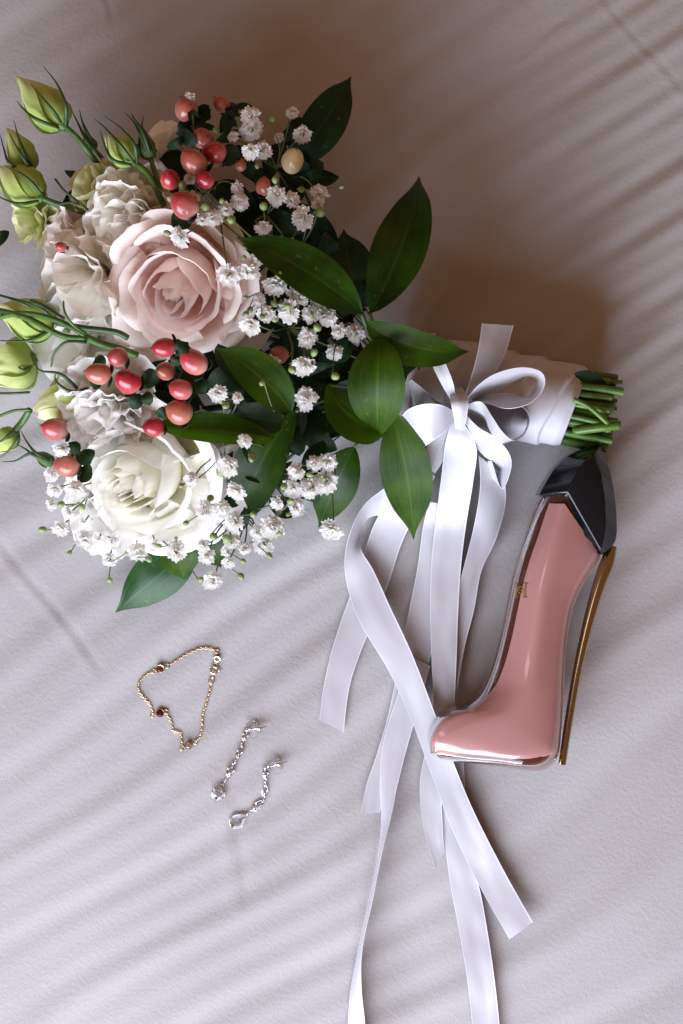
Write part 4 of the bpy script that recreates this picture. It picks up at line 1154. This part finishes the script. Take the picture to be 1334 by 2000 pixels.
V, F, UV = shoe('glass_shell', 0, 0, 0.0010, (0, 0), 'glass')
glass = obj('glass_shell', V, F, M['glass'], bottle, UV, sharp=60)
V, F, UV = shoe('pink_liquid', 9, 0, -0.0002, (0.5, 0.3), 'pink_body', base_in=20)
inner = obj('pink_body', V, F, M['pink_body'], bottle, UV, sharp=60)

# cap: faceted black toe of the heel counter
CR = [(1055, 967, 1108, 960, 1174, 1076, 1180, 1086), (1066, 946, 1119, 936, 1181, 1030, 1207, 1056), (1086, 914, 1138, 906, 1180, 975, 1209, 1005), (1112, 890, 1155, 888, 1175, 930, 1204, 955), (1142, 876, 1167, 877, 1175, 896, 1194, 908), (1166, 868, 1176, 868, 1179, 872, 1184, 876)]
CHt = [(.0125, .0215, .0165, .0090), (.0125, .0218, .0190, .0085), (.0118, .0215, .0190, .0085), (.0105, .0200, .0180, .0080), (.0085, .0160, .0150, .0070), (.0050, .0080, .0080, .0050)]
rows = catmull([(*CR[i], *CHt[i]) for i in range(6)], 7)
V, F = [], []
for r in rows:
    pts = [(r[0], r[1]), (r[2], r[3]), (r[4], r[5]), (r[6], r[7])]
    hh = r[8:12]
    for sgn in (1, -1):
        for (q, h) in zip(pts, hh):
            w = P(q[0], q[1], ZM + 0.018)
            V.append(Vector((w.x, w.y, ZM + sgn * h)))
m = len(rows)
order = [0, 1, 2, 3, 7, 6, 5, 4]
for i in range(m - 1):
    for k in range(8):
        a, b = order[k], order[(k + 1) % 8]
        F.append((i * 8 + a, i * 8 + b, (i + 1) * 8 + b, (i + 1) * 8 + a))
F.append(tuple(reversed(order))); F.append(tuple((m - 1) * 8 + k for k in order))
cap = obj('cap', V, F, M['cap'], bottle, None, sharp=18)
bm_ = cap.modifiers.new('bevel', 'BEVEL'); bm_.width = 0.0007; bm_.segments = 2; bm_.limit_method = 'ANGLE'; bm_.angle_limit = math.radians(25)

# gold heel
HEEL = [(1197, 1066, 9, 9), (1186, 1100, 14, 12), (1171, 1140, 13, 12), (1156, 1190, 11.5, 11), (1141, 1250, 10, 10), (1126, 1320, 9, 9), (1113, 1395, 8.5, 8.5), (1105, 1445, 8, 8), (1098, 1493, 7.5, 7.5)]
hc = catmull(HEEL, 5)
V, F, UV = [], [], []
ns_ = 16
for i, r in enumerate(hc):
    c = P(r[0], r[1], ZM + 0.002)
    i0, i1 = max(0, i - 1), min(len(hc) - 1, i + 1)
    t = (P(hc[i1][0], hc[i1][1], ZM) - P(hc[i0][0], hc[i0][1], ZM)).normalized()
    sd = t.cross(Vector((0, 0, 1)))
    for k in range(ns_):
        a = 2 * math.pi * k / ns_
        V.append(c + sd * math.cos(a) * RR(r[2], ZM) + Vector((0, 0, 1)) * math.sin(a) * RR(r[3], ZM)); UV.append((k / ns_, i / len(hc)))
for i in range(len(hc) - 1):
    for k in range(ns_):
        a = i * ns_ + k; b = i * ns_ + (k + 1) % ns_
        F.append((a, b, b + ns_, a + ns_))
F.append(tuple(reversed(range(ns_)))); F.append(tuple((len(hc) - 1) * ns_ + k for k in range(ns_)))
obj('heel', V, F, M['gold_heel'], bottle, UV, sharp=40)

# monogram: H with a C on its bar, printed on the front edge of the body
def mono(px, py, w, h, z0):
    parts = []
    def bar(x0, y0, x1, y1, t):
        d = Vector((x1 - x0, y1 - y0, 0)); n_ = Vector((-d.y, d.x, 0)).normalized() * t / 2
        c = [Vector((x0, y0, 0)) + n_, Vector((x0, y0, 0)) - n_, Vector((x1, y1, 0)) - n_, Vector((x1, y1, 0)) + n_]
        o_ = []
        for q in c: o_.append(q)
        parts.append((o_, [(0, 1, 2, 3)], [(0, 0)] * 4))
    W, Hh = w / 2, h / 2
    for sx in (-1, 1):
        bar(sx * W * 0.62, -Hh, sx * W * 0.62, Hh, 3.0)
        for sy in (-1, 1): bar(sx * W * 0.62 - 4.0, sy * Hh, sx * W * 0.62 + 4.0, sy * Hh, 1.4)
    bar(-W * 0.62, 0, W * 0.62, 0, 1.4)
    n_ = 14
    for k in range(n_):
        a0 = math.radians(50 + 260 * k / n_); a1 = math.radians(50 + 260 * (k + 1) / n_)
        bar(math.cos(a0) * W * 0.42, math.sin(a0) * Hh * 0.5, math.cos(a1) * W * 0.42, math.sin(a1) * Hh * 0.5, 2.0)
    V, F, UV = join(parts)
    return V, F, UV
V, F, UV = mono(1014, 1152, 26, 27, 0)
from mathutils.bvhtree import BVHTree
trees = [BVHTree.FromPolygons([v.co + WL[o_] for v in o_.data.vertices], [tuple(p.vertices) for p in o_.data.polygons]) for o_ in (inner, glass)]
VV = []
for q in V:
    ang = math.radians(-4)
    x = q.x * math.cos(ang) - q.y * math.sin(ang); y = q.x * math.sin(ang) + q.y * math.cos(ang)
    w = P(1017 + x, 1152 - y, 0.038)
    zz = [h_[0].z for h_ in (t_.ray_cast(Vector((w.x, w.y, 0.2)), Vector((0, 0, -1))) for t_ in trees) if h_[0]]
    z = max(zz) if zz else 0.036
    VV.append(Vector((w.x, w.y, z + 0.0003)))
obj('monogram', VV, F, M['gold_print'], bottle, UV, smooth=False, thick=0.00015)

# ------------------------------------------------------------------ jewellery
def torus(c, R, r, axis=(0, 0, 1), n_=16, m_=6, sx=1.0, xdir=None):
    X, Y, Z = frame(Vector(axis), Vector((0, 1, 0)))
    if xdir is not None:
        X = (Vector(xdir) - Z * Vector(xdir).dot(Z)).normalized(); Y = Z.cross(X)
    V, F, UV = [], [], []
    for i in range(n_):
        a = 2 * math.pi * i / n_
        d = X * math.cos(a) * sx + Y * math.sin(a)
        dn = (X * math.cos(a) + Y * math.sin(a) * 1.0).normalized()
        for j in range(m_):
            b = 2 * math.pi * j / m_
            V.append(Vector(c) + d * R + (dn * math.cos(b) + Z * math.sin(b)) * r); UV.append((i / n_, j / m_))
    for i in range(n_):
        for j in range(m_):
            a = i * m_ + j; b = i * m_ + (j + 1) % m_; c_ = ((i + 1) % n_) * m_ + (j + 1) % m_; d_2 = ((i + 1) % n_) * m_ + j
            F.append((a, b, c_, d_2))
    return V, F, UV

def lathe(c, axis, prof, n_=16):
    X, Y, Z = frame(Vector(axis), Vector((0, 1, 0)))
    V, F, UV = [], [], []
    for (r, z) in prof:
        for k in range(n_):
            a = 2 * math.pi * k / n_
            V.append(Vector(c) + X * math.cos(a) * r + Y * math.sin(a) * r + Z * z); UV.append((k / n_, z))
    for i in range(len(prof) - 1):
        for k in range(n_):
            a = i * n_ + k; b = i * n_ + (k + 1) % n_
            F.append((a, b, b + n_, a + n_))
    F.append(tuple(reversed(range(n_)))); F.append(tuple((len(prof) - 1) * n_ + k for k in range(n_)))
    return V, F, UV

bracelet = thing('bracelet', 'thin gold chain bracelet with small round stones lying on the sheet', 'bracelet', P(350, 1365, 0.0))
def zsur(x, y, k=0.0007): return hs(x, y) + k
def chain(pts):
    w = [P(x, y, zsur(x, y)) for (x, y) in pts]
    c = [Vector(q) for q in catmull([tuple(q) for q in w], 12)]
    # resample at even pitch
    out = [c[0]]; acc = 0.0; pitch = RR(5.0)
    for a, b in zip(c, c[1:]):
        L = (b - a).length
        while acc + L >= pitch:
            t = (pitch - acc) / L
            a = a.lerp(b, t); L = (b - a).length; acc = 0.0
            out.append(a.copy())
        acc += L
    parts = []
    for i, (a, b) in enumerate(zip(out, out[1:])):
        d = (b - a).normalized()
        up = Vector((0, 0, 1)) if i % 2 == 0 else d.cross(Vector((0, 0, 1)))
        up = (up + Vector((0, 0, 0.35)) * (i % 2)).normalized()
        parts.append(torus((a + b) / 2, RR(2.1), RR(0.75), up, 10, 5, sx=1.75, xdir=d))
    V, F, UV = join(parts)
    return obj('chain', V, F, M['gold'], bracelet, UV)
chain([(424, 1271), (405, 1266), (390, 1267), (375, 1273), (360, 1280), (345, 1290), (330, 1299)])
chain([(298, 1312), (288, 1316), (279, 1324), (272, 1333), (270, 1342), (272, 1352), (278, 1360), (285, 1368), (292, 1375), (297, 1386), (299, 1394)])
chain([(325, 1394), (332, 1406), (336, 1418), (338, 1428), (346, 1430), (353, 1433), (354, 1445), (356, 1458)])
chain([(383, 1448), (388, 1443), (393, 1430), (395, 1417), (395, 1403), (397, 1392), (402, 1378), (406, 1362), (410, 1348), (412, 1336)])
def bezel(x, y, r, stone, tilt):
    c = P(x, y, zsur(x, y, 0.0010)); R = RR(r)
    V, F, UV = lathe(c, tilt, [(R * 0.55, -R * 0.55), (R * 0.95, -R * 0.2), (R, R * 0.35), (R * 0.95, R * 0.48), (R * 0.78, R * 0.45), (R * 0.74, R * 0.15)], 20)
    b = obj('bezel', V, F, M['gold'], bracelet, UV, sharp=50)
    V, F, UV = lathe(c, tilt, [(R * 0.70, R * 0.10), (R * 0.76, R * 0.34), (R * 0.52, R * 0.58), (R * 0.40, R * 0.60)], 10)
    obj('stone', V, F, M[stone], b, UV, smooth=False)
bezel(313, 1306, 8.6, 'gem_brown', (-0.1, -0.1, 1)); bezel(313, 1393, 8.6, 'gem_purple', (0.0, 0.2, 1))
bezel(368, 1456, 7.6, 'gem_clear', (0.1, 0.1, 1)); bezel(423, 1288, 7.8, 'gem_clear', (0.1, -0.3, 1))
for (x, y, r, w_) in ((327, 1301, 4.0, 1.1), (300, 1311, 3.8, 1.1), (298, 1397, 4.0, 1.1), (324, 1390, 4.0, 1.2), (355, 1461, 4.4, 1.1), (382, 1450, 3.6, 1.1), (413, 1330, 5.4, 1.1), (424, 1272, 3.8, 1.1), (421, 1299, 3.2, 1.0)):
    V, F, UV = torus(P(x, y, zsur(x, y, 0.0009)), RR(r), RR(w_), (0.15, 0.2, 1))
    obj('jump_ring', V, F, M['gold'], bracelet, UV)
V, F, UV = join([torus(P(418, 1309, zsur(418, 1309, 0.0014)), RR(6.6), RR(2.0), (0.1, 0.1, 1), 20, 8), tube([P(424, 1309, zsur(424, 1309, 0.0014)), P(431, 1312, zsur(431, 1312, 0.0012))], RR(1.5), 6)])
obj('clasp', V, F, M['gold'], bracelet, UV)
V, F, UV = tube([P(417, 1318, zsur(417, 1318, .0012)), P(415, 1325, zsur(415, 1325, .001))], RR(1.4), 6)
obj('jump_ring', V, F, M['gold'], bracelet, UV)

def marquise(ear, x0, y0, x1, y1, hw, z=0.0016, tilt=0.0):
    a, b = P(x0, y0, zsur(x0, y0, z)), P(x1, y1, zsur(x1, y1, z))
    ax = (b - a); L = ax.length / 2; ax.normalize(); c = (a + b) / 2
    sd = ax.cross(Vector((0, 0, 1))); up = (Vector((0, 0, 1)) * math.cos(tilt) + sd * math.sin(tilt)); sd = ax.cross(up)
    W = RR(hw)
    n_ = 14
    out = []
    for k in range(n_):
        t = 2 * math.pi * k / n_
        out.append((math.cos(t) * L, math.copysign(abs(math.sin(t)) ** 1.25, math.sin(t)) * W))
    V = [c + ax * x + sd * y for (x, y) in out] + [c + ax * x * 0.55 + sd * y * 0.55 + up * W * 0.45 for (x, y) in out] + [c - up * W * 0.8]
    F = [(k, (k + 1) % n_, n_ + (k + 1) % n_, n_ + k) for k in range(n_)] + [tuple(range(n_, 2 * n_))] + [((k + 1) % n_, k, 2 * n_) for k in range(n_)]
    st = obj('marquise_stone', V, F, M['gem'], ear, None, smooth=False)
    ring = [c + ax * x * 1.03 + sd * y * 1.06 - up * W * 0.12 for (x, y) in out]; ring += [ring[0], ring[1]]
    V, F, UV = join([tube(ring, RR(1.0), 5, cap=False)] + [tube([c + ax * s * L * 1.0 - up * W * 0.3, c + ax * s * L * 1.0 + up * W * 0.35, c + ax * s * L * 0.8 + up * W * 0.45], RR(1.5), 6) for s in (-1, 1)]
                     + [tube([c + sd * s * W * 1.05 - up * W * 0.3, c + sd * s * W * 1.0 + up * W * 0.30], RR(1.0), 5) for s in (-1, 1)])
    obj('setting', V, F, M['silver'], st, UV)

def pear(ear, x, y, tx, ty, r, z=0.0022):
    c = P(x, y, zsur(x, y, z)); tip = P(tx, ty, zsur(tx, ty, z))
    ax = (tip - c); L = ax.length; ax.normalize(); up = Vector((0.1, -0.1, 1)).normalized(); sd = ax.cross(up)
    R = RR(r); n_ = 18
    out = []
    for k in range(n_):
        t = 2 * math.pi * k / n_
        cx = math.cos(t)
        xx = cx * R if cx < 0 else cx * (R + (L - R) * cx ** 3)
        yy = math.sin(t) * R * (1 - 0.28 * max(0, cx) ** 1.5)
        out.append((xx, yy))
    V = [c + ax * p + sd * q for (p, q) in out] + [c + ax * p * 0.58 + sd * q * 0.58 + up * R * 0.30 for (p, q) in out]
    V += [c + ax * p * 0.5 + sd * q * 0.5 - up * R * 0.36 for (p, q) in out] + [c - up * R * 0.72]
    F = [(k, (k + 1) % n_, n_ + (k + 1) % n_, n_ + k) for k in range(n_)] + [tuple(range(n_, 2 * n_))]
    F += [((k + 1) % n_, k, 2 * n_ + k, 2 * n_ + (k + 1) % n_) for k in range(n_)] + [(2 * n_ + (k + 1) % n_, 2 * n_ + k, 3 * n_) for k in range(n_)]
    st = obj('drop_stone', V, F, M['gem'], ear, None, smooth=False)
    ring = [c + ax * p * 0.99 + sd * q * 0.99 - up * R * 0.14 for (p, q) in out]; ring += [ring[0], ring[1]]
    pr = [tube(ring, RR(0.9), 5, cap=False)]
    for k in (0, 4, 8, 10, 14):
        p, q = out[k]
        pr.append(tube([c + ax * p * 0.9 + sd * q * 0.9 - up * R * 0.5, c + ax * p * 1.03 + sd * q * 1.03 + up * R * 0.02, c + ax * p * 0.88 + sd * q * 0.88 + up * R * 0.16], [RR(1.1), RR(1.2), RR(1.1)], 6))
    V, F, UV = join(pr)
    obj('setting', V, F, M['silver'], st, UV)

def link_piece(ear, x0, y0, x1, y1, w=1.9, z=0.0014):
    a, b = P(x0, y0, zsur(x0, y0, z)), P(x1, y1, zsur(x1, y1, z))
    d = (b - a).normalized()
    V, F, UV = join([torus(a.lerp(b, 0.3), RR(2.6), RR(0.9), (0.2, 0.1, 1), 10, 5, sx=1.4, xdir=d), torus(a.lerp(b, 0.7), RR(2.4), RR(0.9), d.cross(Vector((0, 0, 1))) + Vector((0, 0, 0.5)), 10, 5, sx=1.3, xdir=d)])
    obj('link', V, F, M['silver'], ear, UV)

def earring(label, stones, links, drop, disc, post, head):
    e = thing('earring', label, 'earring', P(drop[0], drop[1], 0.0), 'pair of drop earrings')
    for s in stones: marquise(e, *s)
    for l in links: link_piece(e, *l)
    pear(e, *drop)
    dx, dy, dr = disc
    (px0, py0, pz0), (px1, py1, pz1) = post
    a, b = P(px0, py0, zsur(px0, py0, pz0)), P(px1, py1, zsur(px1, py1, pz1))
    V, F, UV = tube([a, b], RR(1.5), 8)
    obj('post', V, F, M['silver'], e, UV)
    ax = (b - a).normalized()
    c = P(dx, dy, zsur(dx, dy, RR(dr) * 0.55))
    tl = (ax * 0.55 + Vector((0, 0, 0.83)))
    R = RR(dr)
    V, F, UV = lathe(c, tl, [(R * 0.3, -R * 0.06), (R * 0.96, -R * 0.05), (R, 0), (R * 0.96, R * 0.05), (R * 0.3, R * 0.06)], 28)
    d = obj('backing_disc', V, F, M['clear_plastic'], e, UV, sharp=40)
    V, F, UV = lathe(a.lerp(b, 0.50), ax, [(R * 0.14, -R * 0.36), (R * 0.30, -R * 0.22), (R * 0.34, 0), (R * 0.26, R * 0.20), (R * 0.22, R * 0.34)], 14)
    obj('clutch', V, F, M['silver'], e, UV)
    hx, hy = head
    V, F, UV = join([tube([a, P(hx, hy, zsur(hx, hy, 0.0022))], RR(2.2), 6), tube([P(hx, hy, zsur(hx, hy, 0.0024)), P(hx - 3, hy + 6, zsur(hx, hy, 0.0012))], RR(2.4), 6)])
    obj('mount', V, F, M['silver'], e, UV)
    return e

earring('crystal drop earring hanging straighter, nearer the gold bracelet',
        [(484, 1425, 476, 1446, 5.6), (473, 1457, 464, 1479, 5.4), (456, 1491, 446, 1516, 7.2)],
        [(476, 1446, 470, 1458), (464, 1479, 457, 1492), (445, 1516, 437, 1530)],
        (427, 1549, 437, 1531, 13.5), (494, 1425, 17), ((490, 1425, 0.0028), (521, 1419, 0.0036)), (484, 1423))
earring('crystal drop earring bent in a curve, nearer the white ribbon',
        [(519, 1499, 519, 1521, 5.4), (518, 1533, 517, 1556, 5.2), (514, 1565, 492, 1582, 7.0)],
        [(519, 1521, 518, 1533), (517, 1556, 514, 1566), (491, 1583, 480, 1592)],
        (463, 1605, 480, 1592, 15.0), (538, 1496, 16), ((528, 1497, 0.0026), (562, 1487, 0.0034)), (520, 1497))
